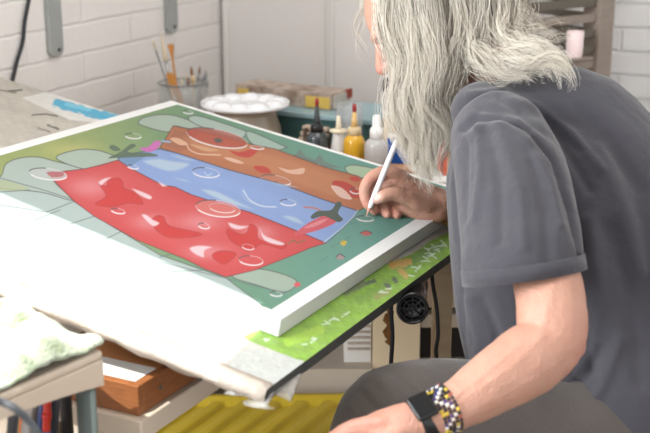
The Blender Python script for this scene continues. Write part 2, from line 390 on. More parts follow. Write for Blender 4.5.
    bubble(217, 138, 31, 8.5, .2, fillc=L(176, 66, 52)); fill([(214, 139), (219, 138), (223, 141), (217, 143)], L(90, 80, 78))
    fill([(170, 139), (178, 138), (188, 144), (180, 145)], L(218, 172, 140)); line(smoothc([(187, 145), (190, 150), (200, 154), (220, 155)]), L(220, 180, 156), 1.0); fill([(190, 144), (218, 150), (205, 151)], L(216, 168, 130), .7)
    fill([(224, 158), (232, 158), (244, 163), (236, 163)], L(222, 180, 156)); fill([(278, 167), (290, 170), (304, 168), (302, 174), (288, 173)], L(222, 178, 156))
    fill([(331, 186), (342, 188), (352, 199), (340, 197)], L(226, 190, 176)); bubble(355, 191, 5, 2.6, .2); fill([(350, 177), (358, 177), (360, 181), (352, 181)], L(190, 60, 48))
    bubble(276, 180, 15, 4.5, .2, fillc=L(190, 124, 96)); bubble(257, 147.5, 7, 1.6, .1, dark=False); line([(270, 190), (275, 187), (276, 181)], L(70, 70, 80), .7)
    # blue cloth
    shape([(118, 160), (122, 155), (135, 153), (160, 149), (180, 154), (229, 170), (259, 178), (281, 184), (324, 200), (358, 211), (354, 217), (342, 229), (326, 243), (302, 233), (262, 217), (249, 212), (217, 203), (192, 195), (175, 187), (162, 185), (145, 176), (130, 168)], L(134, 160, 210), L(60, 62, 92), rnd=False)
    fill([(150, 156), (200, 168), (300, 200), (345, 218), (325, 230), (230, 195), (170, 176)], L(140, 168, 220), .5, 6)
    fill([(118, 160), (122, 155), (150, 152), (140, 160), (128, 166)], L(92, 130, 160), .6)
    lb = L(176, 196, 214)
    for q in ([(142, 161), (157, 158), (170, 160), (190, 163), (184, 169), (170, 172), (155, 168)], [(169, 155), (178, 155), (198, 161), (186, 161)], [(200, 189), (215, 190), (232, 198), (256, 210), (236, 206), (212, 197)], [(281, 216), (290, 215), (300, 219), (304, 225), (292, 222)], [(172, 177), (185, 179), (193, 183), (180, 181)], [(242, 189), (246, 198), (262, 205), (280, 208), (256, 206), (243, 198)], [(255, 178), (270, 181), (300, 187), (285, 187)]): fill(q, lb, .9, 2.2)
    bubble(206, 172.5, 13.5, 4.8, .12); bubble(288, 202.5, 8, 3, .1); line([(204, 172), (208, 176), (212, 173)], L(215, 222, 236), .6, .7)
    line(smoothc([(243, 190), (250, 200), (262, 206), (276, 207)]), L(205, 216, 232), .9)
    # red cloth
    shape([(48, 174), (62, 171.5), (84, 169), (101, 165), (118, 160), (130, 168), (145, 176), (162, 185), (175, 187), (192, 195), (217, 203), (249, 212), (262, 217), (302, 233), (326, 243), (310, 248), (296, 254), (255, 270), (226, 277), (205, 269), (185, 259), (137, 240), (94, 216), (74, 201), (60, 187)], L(200, 66, 68), L(110, 40, 40), rnd=False)
    fill([(60, 176), (120, 166), (180, 195), (290, 236), (290, 250), (226, 272), (140, 236), (80, 200)], L(208, 80, 82), .6, 8)
    for x, y, rx, ry in ((90, 187, 20, 9), (150, 222, 16, 7), (208, 252, 20, 7), (258, 232, 16, 8), (200, 222, 20, 8)):
        g = (np.exp(-(((X-x)/rx)**2+((Y-y)/ry)**2))*.55)[:, None]; g *= inpoly(X, Y, [(48, 174), (118, 160), (192, 195), (326, 243), (226, 277), (94, 216)])[:, None]; C[:] = C*(1-g)+L(226, 150, 156)*g
    deep = L(198, 40, 38)
    for q in ([(99, 184), (106, 186), (109, 180), (118, 178), (123, 182), (124, 188), (136, 194), (143, 204), (128, 203), (112, 207), (95, 204), (106, 196)], [(227, 229), (240, 234), (247, 232), (250, 224), (257, 228), (260, 240), (285, 243), (282, 249), (262, 244), (250, 251), (240, 246), (230, 240)], [(151, 223), (156, 216), (164, 217), (170, 226), (202, 234), (180, 238), (163, 235)], [(212, 256), (220, 251), (236, 253), (230, 261), (222, 264)]): fill(q, deep, .95); line(spoly(q), L(140, 30, 34), .6, .6)
    wb = L(232, 206, 212)
    for q in ([(141, 215), (146, 214), (153, 219), (160, 223), (154, 227), (148, 223)], [(189, 248), (199, 245), (213, 247), (205, 251), (204, 258), (194, 254)], [(228, 222), (240, 225), (250, 226), (240, 230), (231, 228)], [(259, 226), (264, 234), (272, 238), (285, 243), (281, 246), (268, 243), (262, 238)], [(131, 188), (142, 191), (152, 196), (150, 200), (140, 196)], [(157, 181), (163, 183), (168, 186), (162, 187)], [(98, 182), (104, 178), (112, 177), (106, 182), (101, 186)]): fill(q, wb, .9, 1.6)
    bubble(218, 208.5, 22.5, 8, .14, fillc=L(214, 120, 112)); bubble(222, 208, 13, 4.5, .14, dark=False, white=.6); bubble(251, 260.5, 12, 4.6, .1); bubble(204, 226, 5.6, 2.6); bubble(118, 211, 7, 2.4); bubble(248, 247, 6, 2.6, dark=False, white=.7); bubble(133, 167, 5.5, 1.8)
    bubble(48, 174, 19, 5.6, .12, fillc=L(188, 192, 190)); fill([(47, 172), (62, 172), (63, 176), (52, 177)], L(176, 90, 96), .9)
    # flower, leaf, peppers, drops
    fill([(139, 148), (148, 147), (155, 141), (161, 142), (157, 149), (148, 152)], L(200, 104, 176)); line([(162, 141), (170, 142)], L(130, 180, 210), 1.3)
    for q in ([(108, 158), (120, 152), (131, 144), (136, 146), (128, 152), (150, 153), (158, 156), (140, 157), (118, 158)], [(109, 147), (114, 145), (121, 150), (114, 151)]): fill(q, L(84, 104, 86), .95)
    bubble(133, 136, 8, 2.6, .1); bubble(188, 112, 5, 1.6, .1)
    fill([(294, 235), (304, 226), (316, 219), (326, 215), (337, 221), (324, 228), (308, 233)], L(206, 84, 96)); fill([(304, 228), (318, 221), (328, 219), (316, 226)], L(226, 150, 156), .7)
    fill([(311, 216), (318, 211), (331, 210), (337, 202), (342, 204), (338, 213), (343, 219), (338, 222), (324, 216), (313, 219)], L(74, 88, 78)); line([(304, 207), (314, 208), (320, 210)], L(190, 110, 70), 1.1)
    line([(324, 242), (342, 228), (354, 216), (358, 210)], L(196, 220, 214), .7, .8)
    line([(288, 244), (293, 240), (298, 243), (305, 240)], L(120, 100, 50), 1.0)
    fill([(360, 233), (366, 231), (372, 233), (367, 236)], L(190, 90, 92)); line([(360, 233), (366, 230.5), (372, 233)], L(60, 60, 60), .6)
    fill([(340, 243), (343, 240), (347, 242), (344, 246)], L(206, 180, 70)); fill([(336, 257), (340, 254), (345, 257), (340, 260)], L(160, 140, 140)); line([(336, 257), (340, 253.6), (345, 257)], L(50, 50, 60), .7)
    fill([(294, 284), (298, 282), (301, 285), (296, 287)], L(210, 80, 90)); bubble(276, 294, 6, 2.2, .1); bubble(365, 218.5, 8.5, 2.6, .1)
    for q in ([(330, 248), (345, 240), (350, 236)], [(350, 224), (358, 222)], [(320, 262), (328, 256)]): line(q, L(70, 110, 104), .6, .6)
    C[:] = (C*.94+L(206, 206, 204)*.06)*.72
    # bare white margins of the cloth
    mg = (b < .018) | (a < .026) | (b > CB-.013) | (a > CA-.024)
    C[mg] = L(216, 216, 215)
    return C
M_art = mat('acrylic_painting', (.5, .5, .5), .6, spec=.25, attr='paint', bump=.12, bscale=500)
cv = thing('painted_canvas', 'large canvas painting of red, blue and orange cloths with water drops, on the drawing board', 'painting', Q(.35, .37, -CT))
paint_grid('painted_face', 0, CA, 0, CB, .00125, 0.0004, artwork, M_art, cv)
sd = MB().box(B0, aA, bB, nN, 0, CA, 0, CB, -CT, 0).build('canvas_side', M_canvas_side, cv, bevel=.002)
sd['label'] = 'plain white canvas edge'

# ------------------------------------------------------------------ drawing board
BT = .019
def boardpaint(X, Y, a, b):
    n = X.size; C = np.empty((n, 3)); f = fbm(X, Y, 26, 5, 4); g = fbm(X, Y, 9, 8, 4)
    C[:] = L(196, 192, 184); C *= (1+.08*f)[:, None]
    back = (b > .30) & (a > .6); C[back] = (L(178, 172, 162)*(1+.14*f[back, None]+.07*g[back, None]))
    lt = inpoly(X, Y, [(22, 98), (46, 92), (60, 96), (125, 118), (110, 124), (70, 120)]); C[lt] = L(206, 204, 200)
    def stroke(pts, col, w, op=1.0, rough=.5):
        d = segdist(X, Y, pts)+g*w*rough; s = (np.clip((w-d)/(.25*w)+.2, 0, 1)*op)[:, None]; C[:] = C*(1-s)+np.asarray(col)*s
    stroke([(57, 103), (75, 108), (95, 114), (118, 118)], L(62, 158, 190), 4.6)
    stroke([(66, 104), (90, 110)], L(104, 184, 210), 2.0)
    for q, c, w in (([(32, 115), (46, 114), (57, 116)], L(90, 84, 78), .9), ([(48, 125), (58, 129)], L(96, 92, 86), 1.2), ([(8, 91), (22, 90)], L(70, 66, 60), .9), ([(0, 90), (16, 93)], L(120, 112, 100), 1.0), ([(38, 128), (50, 132)], L(130, 122, 112), 1.0)): stroke(q, c, w)
    blob = L(206, 208, 208)
    stroke([(0, 252), (12, 254), (24, 258)], L(70, 150, 205), 2.4, .9); stroke([(12, 252), (26, 254)], L(60, 90, 200), 1.4, .9)
    front = (b < .1) & (a > .25); C[front] = L(226, 226, 226)*(1+.04*f[front, None])
    # green paint along the right-hand edge
    gm = inpoly(X, Y, spoly([(244, 336), (250, 341), (266, 347), (310, 362), (345, 340), (449, 256), (462, 232), (440, 236), (415, 252), (392, 262), (372, 272), (340, 292), (300, 318), (282, 332), (262, 330)]))
    gc = L(134, 176, 66)*(1+.22*f[:, None]+.14*g[:, None]); C[gm] = gc[gm]
    for q, c, w in (([(288, 342), (320, 330)], L(160, 200, 70), 5), ([(360, 300), (392, 280)], L(120, 160, 60), 5), ([(400, 268), (440, 246)], L(110, 156, 76), 5), ([(345, 292), (362, 284)], L(110, 118, 96), 4), ([(392, 265), (408, 262)], L(216, 166, 92), 4.2), ([(400, 270), (406, 276)], L(206, 170, 100), 3), ([(376, 297), (388, 292)], L(150, 150, 90), 3)): stroke(q, c, w, .85)
    for q in ([(394, 279), (396, 281)], [(386, 285), (389, 286)], [(368, 283), (374, 281)]): stroke(q, L(84, 92, 92), 2.2, .9, .3)
    wh = L(214, 230, 210)
    r = np.random.default_rng(4)
    for (x0, y0, x1, y1, k) in ((318, 330, 346, 312, 7), (300, 348, 314, 340, 4), (380, 292, 392, 288, 4), (408, 276, 438, 248, 14), (262, 338, 268, 342, 2), (425, 250, 446, 244, 6)):
        for _ in range(k):
            t = r.uniform(); x = x0+(x1-x0)*t+r.normal()*2; y = y0+(y1-y0)*t+r.normal()*1.5; stroke([(x-2.5, y+1.5*r.normal()), (x+2.5, y+1.5*r.normal())], wh, .7, .9, .4)
    stroke([(180, 342), (205, 348)], L(214, 196, 176), 5, .8); stroke([(154, 304), (170, 309)], L(186, 200, 130), 3, .8)
    tip = inpoly(X, Y, [(236, 352), (262, 348), (306, 362), (300, 372), (268, 388), (225, 372)]); C[tip] = L(190, 194, 190)*(1+.08*f[tip, None]+.05*g[tip, None])
    return C
M_board = mat('board_surface', (.5, .5, .5), .5, attr='paint', bump=.25, bscale=90, noise_amt=.18, nscale=60, col2=srgb(150, 146, 138))
bd = thing('drawing_board', 'big paint-smeared drawing board with green paint along its edge, tilted under the canvas', 'drawing board', Q(.5, .25, -CT-BT))
A0b, A1b, B0b, B1b = -.06, 1.09, -.13, .648
paint_grid('board_top', A0b, A1b, B0b, B1b, .0025, -CT-.0005, boardpaint, M_board, bd)
MB().box(B0, aA, bB, nN, A0b, A1b, B0b, B1b, -CT-BT, -CT-.001).build('board_core', mat('board_edge', srgb(70, 72, 70), .6), bd)
ms = mat('edge_tape', srgb(206, 196, 184), .45, noise_amt=.5, nscale=25, col2=srgb(176, 160, 144), bump=.5, bscale=40)
e = MB()
N = 60; vs = []
for i in range(N+1):
    a_ = A0b+(A1b-A0b)*i/N; wv = .0015*math.sin(i*1.7)+.001*math.sin(i*.6)
    for bo, ho in ((.012, -CT+.0008), (-.004+wv, -CT-.002), (-.007+wv, -CT-BT*.6), (-.004-wv, -CT-BT-.004+wv*2), (.02, -CT-BT-.002)):
        vs.append(Q(a_, B0b+bo, ho))
fs = []
for i in range(N):
    for k in range(4): p = i*5+k; fs.append((p, p+1, p+6, p+5))
tp = rawmesh('edge_strip', vs, fs, ms, bd)
sm = tp.modifiers.new('s', 'SOLIDIFY'); sm.thickness = .001
# loose clear plastic film hanging from the near corner
M_film = mat('clear_film', srgb(225, 225, 220), .25, trans=.3, alpha=.4, bump=.6, bscale=40)
def flap(name, p0, p1, drop, seed):
    r = random.Random(seed); vs = []; nu, nv = 8, 8
    for i in range(nu+1):
        for j in range(nv+1):
            u, v = i/nu, j/nv
            p = np.asarray(p0)*(1-u)+np.asarray(p1)*u+np.array([0, 0, -drop*v*(1-.45*abs(2*u-1.1))])+bB*(-.012*math.sin(v*4+u*5))+aA*(.012*math.sin(u*7+v*3+seed))*v
            vs.append(p)
    fs = [(i*(nv+1)+j, i*(nv+1)+j+1, (i+1)*(nv+1)+j+1, (i+1)*(nv+1)+j) for i in range(nu) for j in range(nv)]
    o = rawmesh(name, vs, fs, M_film, bd); s = o.modifiers.new('s', 'SOLIDIFY'); s.thickness = .0006; return o
flap('torn_film', Q(-.01, B0b-.004, -CT-BT), Q(-.064, B0b, -CT-BT*.5), .018, 1)
flap('torn_film', Q(-.064, B0b, -CT-BT*.5), Q(-.064, B0b+.07, -CT-BT*.5), .018, 4)
ft = thing('board_easel_frame', 'pale wooden trestle under the drawing board', 'trestle', (-.1, 1.9, 0))
def strut(p, q, w, m, par, name): 
    p, q = np.asarray(p), np.asarray(q); z = q-p; Ls = np.linalg.norm(z); z = z/Ls; x = np.cross(z, (0, 1, 0)); x /= np.linalg.norm(x); y = np.cross(z, x)
    return MB().box(p, x, y, z, -w/2, w/2, -w/2, w/2, 0, Ls).build(name, m, par, bevel=.002)
for (a_, b_) in ((.92, .02), (.92, .56), (.0, .62)):
    t_ = Q(a_, b_, -CT-BT); strut((t_[0], t_[1], 0), t_, .035, M_wood_pale, ft, 'leg')
t1, t2 = Q(.92, .02, -CT-BT-.06), Q(.92, .56, -CT-BT-.06); strut(t1, t2, .03, M_wood_pale, ft, 'rail')
# ------------------------------------------------------------------ wall fittings
M_brk = mat('grey_bracket_metal', srgb(168, 172, 170), .45, metal=.2, noise_amt=.3, nscale=20)
def bracket(px0, px1, pyb, label):
    pc = onp((px0+px1)/2, pyb, W0, wN); w_ = abs((onp(px1, pyb, W0, wN)-onp(px0, pyb, W0, wN))@wD)
    t = thing('shelf_bracket', label, 'bracket', pc)
    prof = [(w_/2, .5), (-w_/2, .5)]+[(-w_/2*math.cos(k*PI/8), w_/2*.7-w_/2*.7*math.sin(k*PI/8)) for k in range(9)]
    MB().prism([pc+wD*u+np.array([0, 0, z])+wN*.0005 for u, z in prof], wN*.012).build('upright', M_brk, t, bevel=.002)
    MB().lathe(pc+np.array([0, 0, .018])+wN*.012+wD*w_*.12, [(.0045, 0), (.0045, .003), (.002, .004)], 12, wN).build('screw', mat('dark_screw', srgb(60, 60, 60), .4, metal=.6), t)
    MB().prism([pc+np.array([0, 0, .5])+wN*.0125+wD*(-w_*.2), pc+np.array([0, 0, .5])+wN*.25+wD*(-w_*.2), pc+np.array([0, 0, .46])+wN*.25+wD*(-w_*.2), pc+np.array([0, 0, .38])+wN*.0125+wD*(-w_*.2)], wD*w_*.4).build('shelf_arm', M_brk, t)
bracket(47, 60.5, 57, 'grey metal shelf bracket on the brick wall, beside the black cable')
bracket(164.5, 175, 33, 'grey metal shelf bracket on the brick wall, above the jar of brushes')
cp = [onp(x, y, W0, wN)+wN*.008 for x, y in ((30, -30), (26, 0), (22, 22), (20, 42), (14, 62), (9, 84), (2, 110), (-4, 140))]
tag(MB().tube(smoothpts(cp, 6), .0046, n=10).build('power_cable', M_rubber, smooth=True), 'black cable hanging down the white brick wall', 'cable')

# ------------------------------------------------------------------ work bench behind the board
BZ = .742
bt = thing('workbench', 'brown-topped workbench behind the canvas, crowded with bottles and jars', 'workbench', (.1, 2.6, 0))
M_btop = mat('worn_bench_top', srgb(170, 140, 118), .6, noise_amt=.6, nscale=9, col2=srgb(196, 176, 158))
fl, bl_ = np.array([-.62, 2.56]), np.array([-.40, 3.26])
bpts = [(-.50, 2.62, 0), (-.05, 2.32, 0), (.44, 2.22, 0), (.98, 2.75, 0), (.06, 3.36, 0), (-.27, 3.42, 0)]
MB().prism([(x, y, BZ-.03) for x, y, _ in bpts], (0, 0, .03)).build('bench_top', M_btop, bt, bevel=.003)
for x, y in ((-.42, 2.66), (.44, 2.3), (.9, 2.72), (-.24, 3.32)): MB().wbox(x-.025, x+.025, y-.025, y+.025, 0, BZ-.03).build('leg', M_wood_pale, bt, bevel=.003)

def bottle(name, px, base, r, prof, m, label, cat, extra=(), group=None):
    o = PZ(px, base, BZ); d = (o-CAM)@FW; k = d/FPX                # metres per image pixel at that place
    t = thing(name, label, cat, o, group)
    MB().lathe(o, [(a*k, h*k) for a, h in prof], 28).build('body', m, t, smooth=True)
    for nm, pr, mm in extra: MB().lathe(o, [(a*k, h*k) for a, h in pr], 22).build(nm, mm, t, smooth=True)
    return t, o, k
def rnd_body(r, h, sh=6, nr=4): return [(r*.9, 0), (r, 1.2), (r, h-sh), (r*.93, h-sh*.55), (r*.75, h-sh*.2), (nr+1, h), (nr, h+1.5)]
M_cap_w = mat('white_plastic', srgb(226, 226, 224), .35)
M_red = mat('red_plastic', srgb(150, 40, 44), .4)
bottle('dropper_bottle', 317, 162, 11, rnd_body(11, 31, 8, 5), mat('black_ink', srgb(54, 62, 66), .15, coat=.6, noise_amt=.4, nscale=60, col2=srgb(84, 92, 94)), 'small black ink bottle with a pointed nozzle and a red tip', 'bottle',
       (('collar', [(6.5, 31), (6.5, 37), (5, 38), (5, 39)], M_black), ('nozzle', [(3.6, 38), (3.2, 44), (1.9, 56), (1.5, 58)], mat('dark_nozzle', srgb(60, 66, 70), .3)), ('red_tip', [(1.9, 57), (1.9, 63), (1.2, 64.5)], M_red)))
bottle('glue_bottle', 338.5, 163, 7, [(7, 0), (7.6, 1), (7.6, 12), (7, 20), (5.6, 30), (5, 31)], M_cap_w, 'short white glue bottle with cream nozzle, between the black and yellow bottles', 'bottle',
       (('winged_cap', [(4, 31), (9, 32), (9, 34), (4, 35)], mat('cream_plastic', srgb(226, 214, 190), .4)), ('nozzle', [(3.2, 34), (2.6, 40), (1.6, 48)], mat('cream_plastic', srgb(226, 214, 190), .4)), ('label_band', [(7.7, 3), (7.75, 3.2), (7.75, 8), (7.7, 8.2)], M_black)))
M_yel = mat('yellow_ink', srgb(214, 164, 36), .15, coat=.6)
bottle('dropper_bottle', 354, 167, 11, rnd_body(11, 33, 9, 5.5), M_yel, 'small bottle of yellow ink with a clear neck and a red tip', 'bottle',
       (('collar', [(6.8, 33), (6.8, 39), (6, 40.5), (4, 41)], mat('hazy_plastic', srgb(222, 200, 160), .3, alpha=.85)), ('nozzle', [(3.4, 41), (3, 46), (1.8, 58)], mat('amber_nozzle', srgb(206, 170, 110), .3)), ('red_tip', [(2.1, 56), (2.1, 62), (1.4, 64)], M_red)))
bottle('spray_bottle', 376, 171, 12, rnd_body(12, 33, 7, 5.5), mat('frosted_plastic', srgb(176, 174, 172), .25, alpha=.93, noise_amt=.5, nscale=80, col2=srgb(206, 204, 202), coat=.4), 'small frosted clear bottle with a white cap, beside the yellow bottle', 'bottle',
       (('white_cap', [(6.6, 33), (6.6, 42), (5.8, 44), (4.2, 45), (4.0, 55), (3.2, 57)], M_cap_w),))
t, o, k = bottle('glass_jar', 349, 153, 14, [(13.4, 0), (14, 2), (14, 43), (13.4, 46), (13.6, 50), (12.8, 50), (12.8, 3), (0.2, 2)], M_glass, 'empty clear glass jar behind the yellow bottle', 'jar')
# teal box with the old painted wooden block lying on it
M_teal = mat('teal_paint', srgb(70, 108, 108), .45, noise_amt=.6, nscale=12, col2=srgb(44, 74, 74)); M_tealt = mat('pale_blue_paint', srgb(150, 178, 184), .4, noise_amt=.4, nscale=10, col2=srgb(124, 156, 166))
LA = math.radians(119); lx = np.array([math.sin(LA), math.cos(LA), 0]); ly = np.array([-lx[1], lx[0], 0]); zz = np.array([0, 0, 1.0])
tbx = thing('teal_box', 'teal wooden box with a pale blue lid, behind the ink bottles', 'box', PZ(330, 140, BZ))
ob = PZ(270, 138, BZ)
Lb = .30
MB().box(ob, lx, ly, zz, 0, Lb, 0, .2, 0, .062).build('body', M_teal, tbx, bevel=.002)
MB().box(ob, lx, ly, zz, -.006, Lb+.006, -.006, .206, .062, .074).build('lid', M_tealt, tbx, bevel=.002)
LK = math.radians(122); kx = np.array([math.sin(LK), math.cos(LK), 0]); ky = np.array([-kx[1], kx[0], 0])
ok_ = PZ(331, 110.5, BZ+.0745)
wb_ = thing('wooden_block', 'long worn wooden block smeared with paint, yellow squares on its side, on the teal box', 'wooden block', ok_)
bl = MB(); bl.box(ok_, kx, ky, zz, -.295, 0, 0, .095, 0, .040)
M_worn = mat('paint_smeared_wood', srgb(128, 108, 94), .7, noise_amt=.9, nscale=30, col2=srgb(200, 184, 172), bump=.6, bscale=50)
bmesh.ops.subdivide_edges(bl.bm, edges=bl.bm.edges[:], cuts=7, use_grid_fill=True)
for v in bl.bm.verts:
    nz = noise.noise(Vector(v.co)*30); v.co.z += .0025*nz if v.co.z > BZ+.08 else 0; v.co.x += .002*nz
bl.build('plank', M_worn, wb_)
M_ochre = mat('yellow_patch_paint', srgb(208, 176, 84), .6, noise_amt=.4, nscale=40, col2=srgb(176, 146, 70))
for i, (u0, u1_) in enumerate(((-.285, -.252), (-.074, -.040), (-.036, -.003))): MB().box(ok_, kx, ky, zz, u0, u1_, -.0035, .001, .003, .031).build('yellow_patch', M_ochre, wb_)
MB().box(ok_, kx, ky, zz, -.001, .0045, .01, .085, .002, .036).build('whitewashed_end', mat('white_smear', srgb(206, 198, 188), .7, noise_amt=.5, nscale=40), wb_)
MB().box(ok_, kx, ky, zz, -.0, .006, .07, .094, .02, .043).build('red_corner', mat('rusty_red', srgb(150, 62, 44), .6), wb_)
# little stack of slats in front of the box
ss = PZ(303, 150, BZ)
st = thing('slatted_rest', 'small pale slatted wooden rest behind the black ink bottle', 'rest', ss)
for k in range(4): MB().box(ss+zz*(.006+k*.0135)+ky*k*.006, kx, ky, zz, -.02+k*.002, .055, 0, .02, 0, .009).build('slat', mat('pale_slat', srgb(196, 178, 158), .6), st, bevel=.001)
MB().box(ss, kx, ky, zz, .045, .05, 0, .045, 0, .052).box(ss, kx, ky, zz, -.002, .004, 0.004, .045, 0, .052).build('side', mat('dark_wood', srgb(92, 78, 66), .6), st)
# blue packet, cream carton, speckled tube and others right of the bottles
def carton(name, px0, px1, base, top, depth, m, label, cat, rot=10):
    o = PZ((px0+px1)/2, base, BZ); d = (o-CAM)@FW; k = d/FPX; w_ = (px1-px0)*k; h = (base-top)*k*1.03
    a = math.radians(rot); x = np.array([math.cos(a), math.sin(a), 0]); y = np.array([-x[1], x[0], 0])
    t = thing(name, label, cat, o); return t, o, x, y, w_, h
t, o, x, y, w_, h = carton('blue_packet', 387, 416, 164, 137, .02, None, 'bright blue packet standing on the workbench under the hanging hair', 'packet', -6)
MB().box(o, x, y, zz, -w_/2, w_/2, 0, .022, 0, h).build('packet_body', mat('bright_blue', srgb(36, 92, 178), .4, noise_amt=.25, nscale=30, col2=srgb(24, 60, 140)), t, bevel=.002)
MB().box(o, x, y, zz, -w_/2-.0006, w_/2+.0006, -.0006, .0226, h*.94, h*1.03).build('packet_flap', M_cap_w, t)
t, o, x, y, w_, h = carton('cream_carton', 383, 424, 157, 119, .05, None, 'cream cardboard carton behind the blue packet', 'carton', -4)
MB().box(o, x, y, zz, -w_/2, w_/2, 0, .06, 0, h).build('carton_body', mat('cream_card', srgb(222, 202, 172), .6), t, bevel=.002)
MB().box(o, x, y, zz, -w_/2-.001, w_/2+.001, -.001, .061, h, h+.008).build('carton_lid', mat('white_card', srgb(214, 212, 208), .6), t, bevel=.001)
t, o, k = bottle('speckled_canister', 392, 151, 9, [(9.5, 0), (10, 2), (10, 61), (9, 63)], mat('speckled_dark', srgb(84, 82, 82), .5, noise_amt=1.0, nscale=90, col2=srgb(196, 192, 188)), 'tall dark speckled canister standing behind the cream carton', 'canister', (('cap', [(10.3, 61), (10.3, 71), (8, 73)], M_black),))
bottle('paint_tube', 441.5, 177, 5, [(4.6, 0), (5.2, 1), (5.0, 16), (4.5, 30), (3.5, 38)], mat('orange_red', srgb(214, 96, 76), .4), 'orange-red paint tube standing between the hair and the shoulder', 'tube', (('cap', [(2.6, 38), (2.6, 44)], M_cap_w),))
wt = PZ(402, 171, BZ); tag(MB().box(wt, (1, -.12, 0), (.12, 1, 0), zz, -.05, .07, -.02, .035, .0, .008).build('wood_offcut', mat('orange_wood', srgb(196, 150, 118), .6, noise_amt=.5, nscale=14), bevel=.001, origin=wt), 'thin orange-brown wood offcut lying in front of the blue packet', 'wood offcut')
for i, (px, py, s, lb_) in enumerate(((430, 178, .017, 'crumpled white tissue nearest the drawing hand, on the workbench'), (441, 184, .015, 'small crumpled white tissue just above the wrist bracelet'), (420, 173, .012, 'smallest crumpled white tissue beside the wood offcut'))):
    o = PZ(px, py, BZ); o[2] = BZ+s*.6; m_ = MB(); m_.ell(o, ((s*1.5, 0, 0), (0, s, 0), (0, 0, s*.62)), 22, 14)
    for v in m_.bm.verts: n_ = noise.noise(Vector(v.co)*90+Vector((i, 0, 0))); c = Vector(o); v.co = c+(v.co-c)*(1+.35*n_); v.co.z = max(v.co.z, BZ+.0005)
    tag(m_.build('crumpled_tissue', M_cap_w, smooth=True, origin=(o[0], o[1], BZ)), lb_, 'tissue', 'crumpled tissues on the workbench')

# round palette on a wide grey-brown jar
oj = PZ(246, 146, BZ); kj = ((oj-CAM)@FW)/FPX
jt = thing('water_pot', 'wide round grey-brown pot of cloudy water under the white palette', 'pot', oj)
hp = 41
MB().lathe(oj, [(v*kj, h*kj) for v, h in ((24, 0), (33, 2), (36, 10), (35, 20), (31, 32), (29, hp), (27.5, hp), (27.5, 12), (5, 10))], 40).build('pot_body', mat('cloudy_pot', srgb(164, 152, 134), .3, noise_amt=.5, nscale=14, col2=srgb(130, 118, 102), stretch=(1, 1, .3), coat=.3), jt, smooth=True)
MB().lathe(oj+zz*(hp-4)*kj, [(.001, 0), (27.3*kj, .0005), (27.3*kj, .001)], 32).build('water', mat('murky_water', srgb(120, 110, 96), .1), jt)
pz0 = oj+zz*(hp*kj+.0005)
pp = MB(); R_ = 44*kj; seg = 96; nr = 40; vs = []
def hgt(u, v):
    r = math.hypot(u, v)/R_; h = .004+.006*max(0, (r-.93)/.07)
    for k in range(10):
        q = 2*PI*k/10+.2; cx_, cy_ = .70*R_*math.cos(q), .70*R_*math.sin(q); d = math.hypot(u-cx_, v-cy_)/(R_*.195)
        if d < 1.15: h += .014*math.sqrt(max(0, 1-(d/1.15)**2))**.8
    d = r/.36
    if d < 1: h += .003*(1-d*d)
    return h
for i in range(nr+1):
    r = R_*i/nr
    for k in range(seg): u, v = r*math.cos(2*PI*k/seg), r*math.sin(2*PI*k/seg); vs.append(pz0+np.array([u, v, hgt(u, v)]))
for k in range(seg): vs.append(pz0+np.array([R_*math.cos(2*PI*k/seg), R_*math.sin(2*PI*k/seg), .0]))
for k in range(seg): vs.append(pz0+np.array([R_*.3*math.cos(2*PI*k/seg), R_*.3*math.sin(2*PI*k/seg), .0]))
fs = [(i*seg+k, i*seg+(k+1) % seg, (i+1)*seg+(k+1) % seg, (i+1)*seg+k) for i in range(nr+2) for k in range(seg)]
M_por = mat('white_porcelain', srgb(232, 233, 236), .12, coat=.6)
po = rawmesh('paint_palette', np.array(vs)-pz0, fs, M_por, None, True); po.location = [float(v) for v in pz0]
tag(po, 'round white porcelain palette with domed wells, on top of the grey-brown pot', 'palette')

# jar of brushes
ojr = PZ(184, 127, BZ); kr = ((ojr-CAM)@FW)/FPX
jr = thing('brush_jar', 'wide clear glass jar crammed with brushes in front of the brick wall', 'jar', ojr)
JR, JH = 24*kr, 46*kr
MB().lathe(ojr, [(JR*.9, 0), (JR*.95, .003), (JR, JH*.5), (JR, JH), (JR*.95, JH), (JR*.94, JH*.5), (JR*.88, .008), (.001, .007)], 36).build('glass', M_glass, jr, smooth=True)
rg = [ojr+zz*(JH-.003)+np.array([JR*1.01*math.cos(q), JR*1.01*math.sin(q), 0]) for q in np.linspace(0, 2*PI, 37)[:-1]]
MB().tube(rg, .0018, n=8, closed=True).build('rim', mat('rim_glass', srgb(120, 122, 122), .2, alpha=.7), jr, smooth=True)
M_ferr = mat('silver_ferrule', srgb(196, 198, 200), .25, metal=.9); M_handw = mat('birch_handle', srgb(214, 178, 130), .45); M_brist = mat('pale_bristle', srgb(206, 190, 160), .8); M_brd = mat('brown_bristle', srgb(128, 82, 52), .8); M_clear = mat('clear_acrylic', srgb(205, 205, 200), .15, alpha=.75); M_greyb = mat('grey_handle', srgb(130, 130, 134), .4)
def topt(px, py, dd=0.0): return D(px, py, (ojr-CAM)@FW+dd)
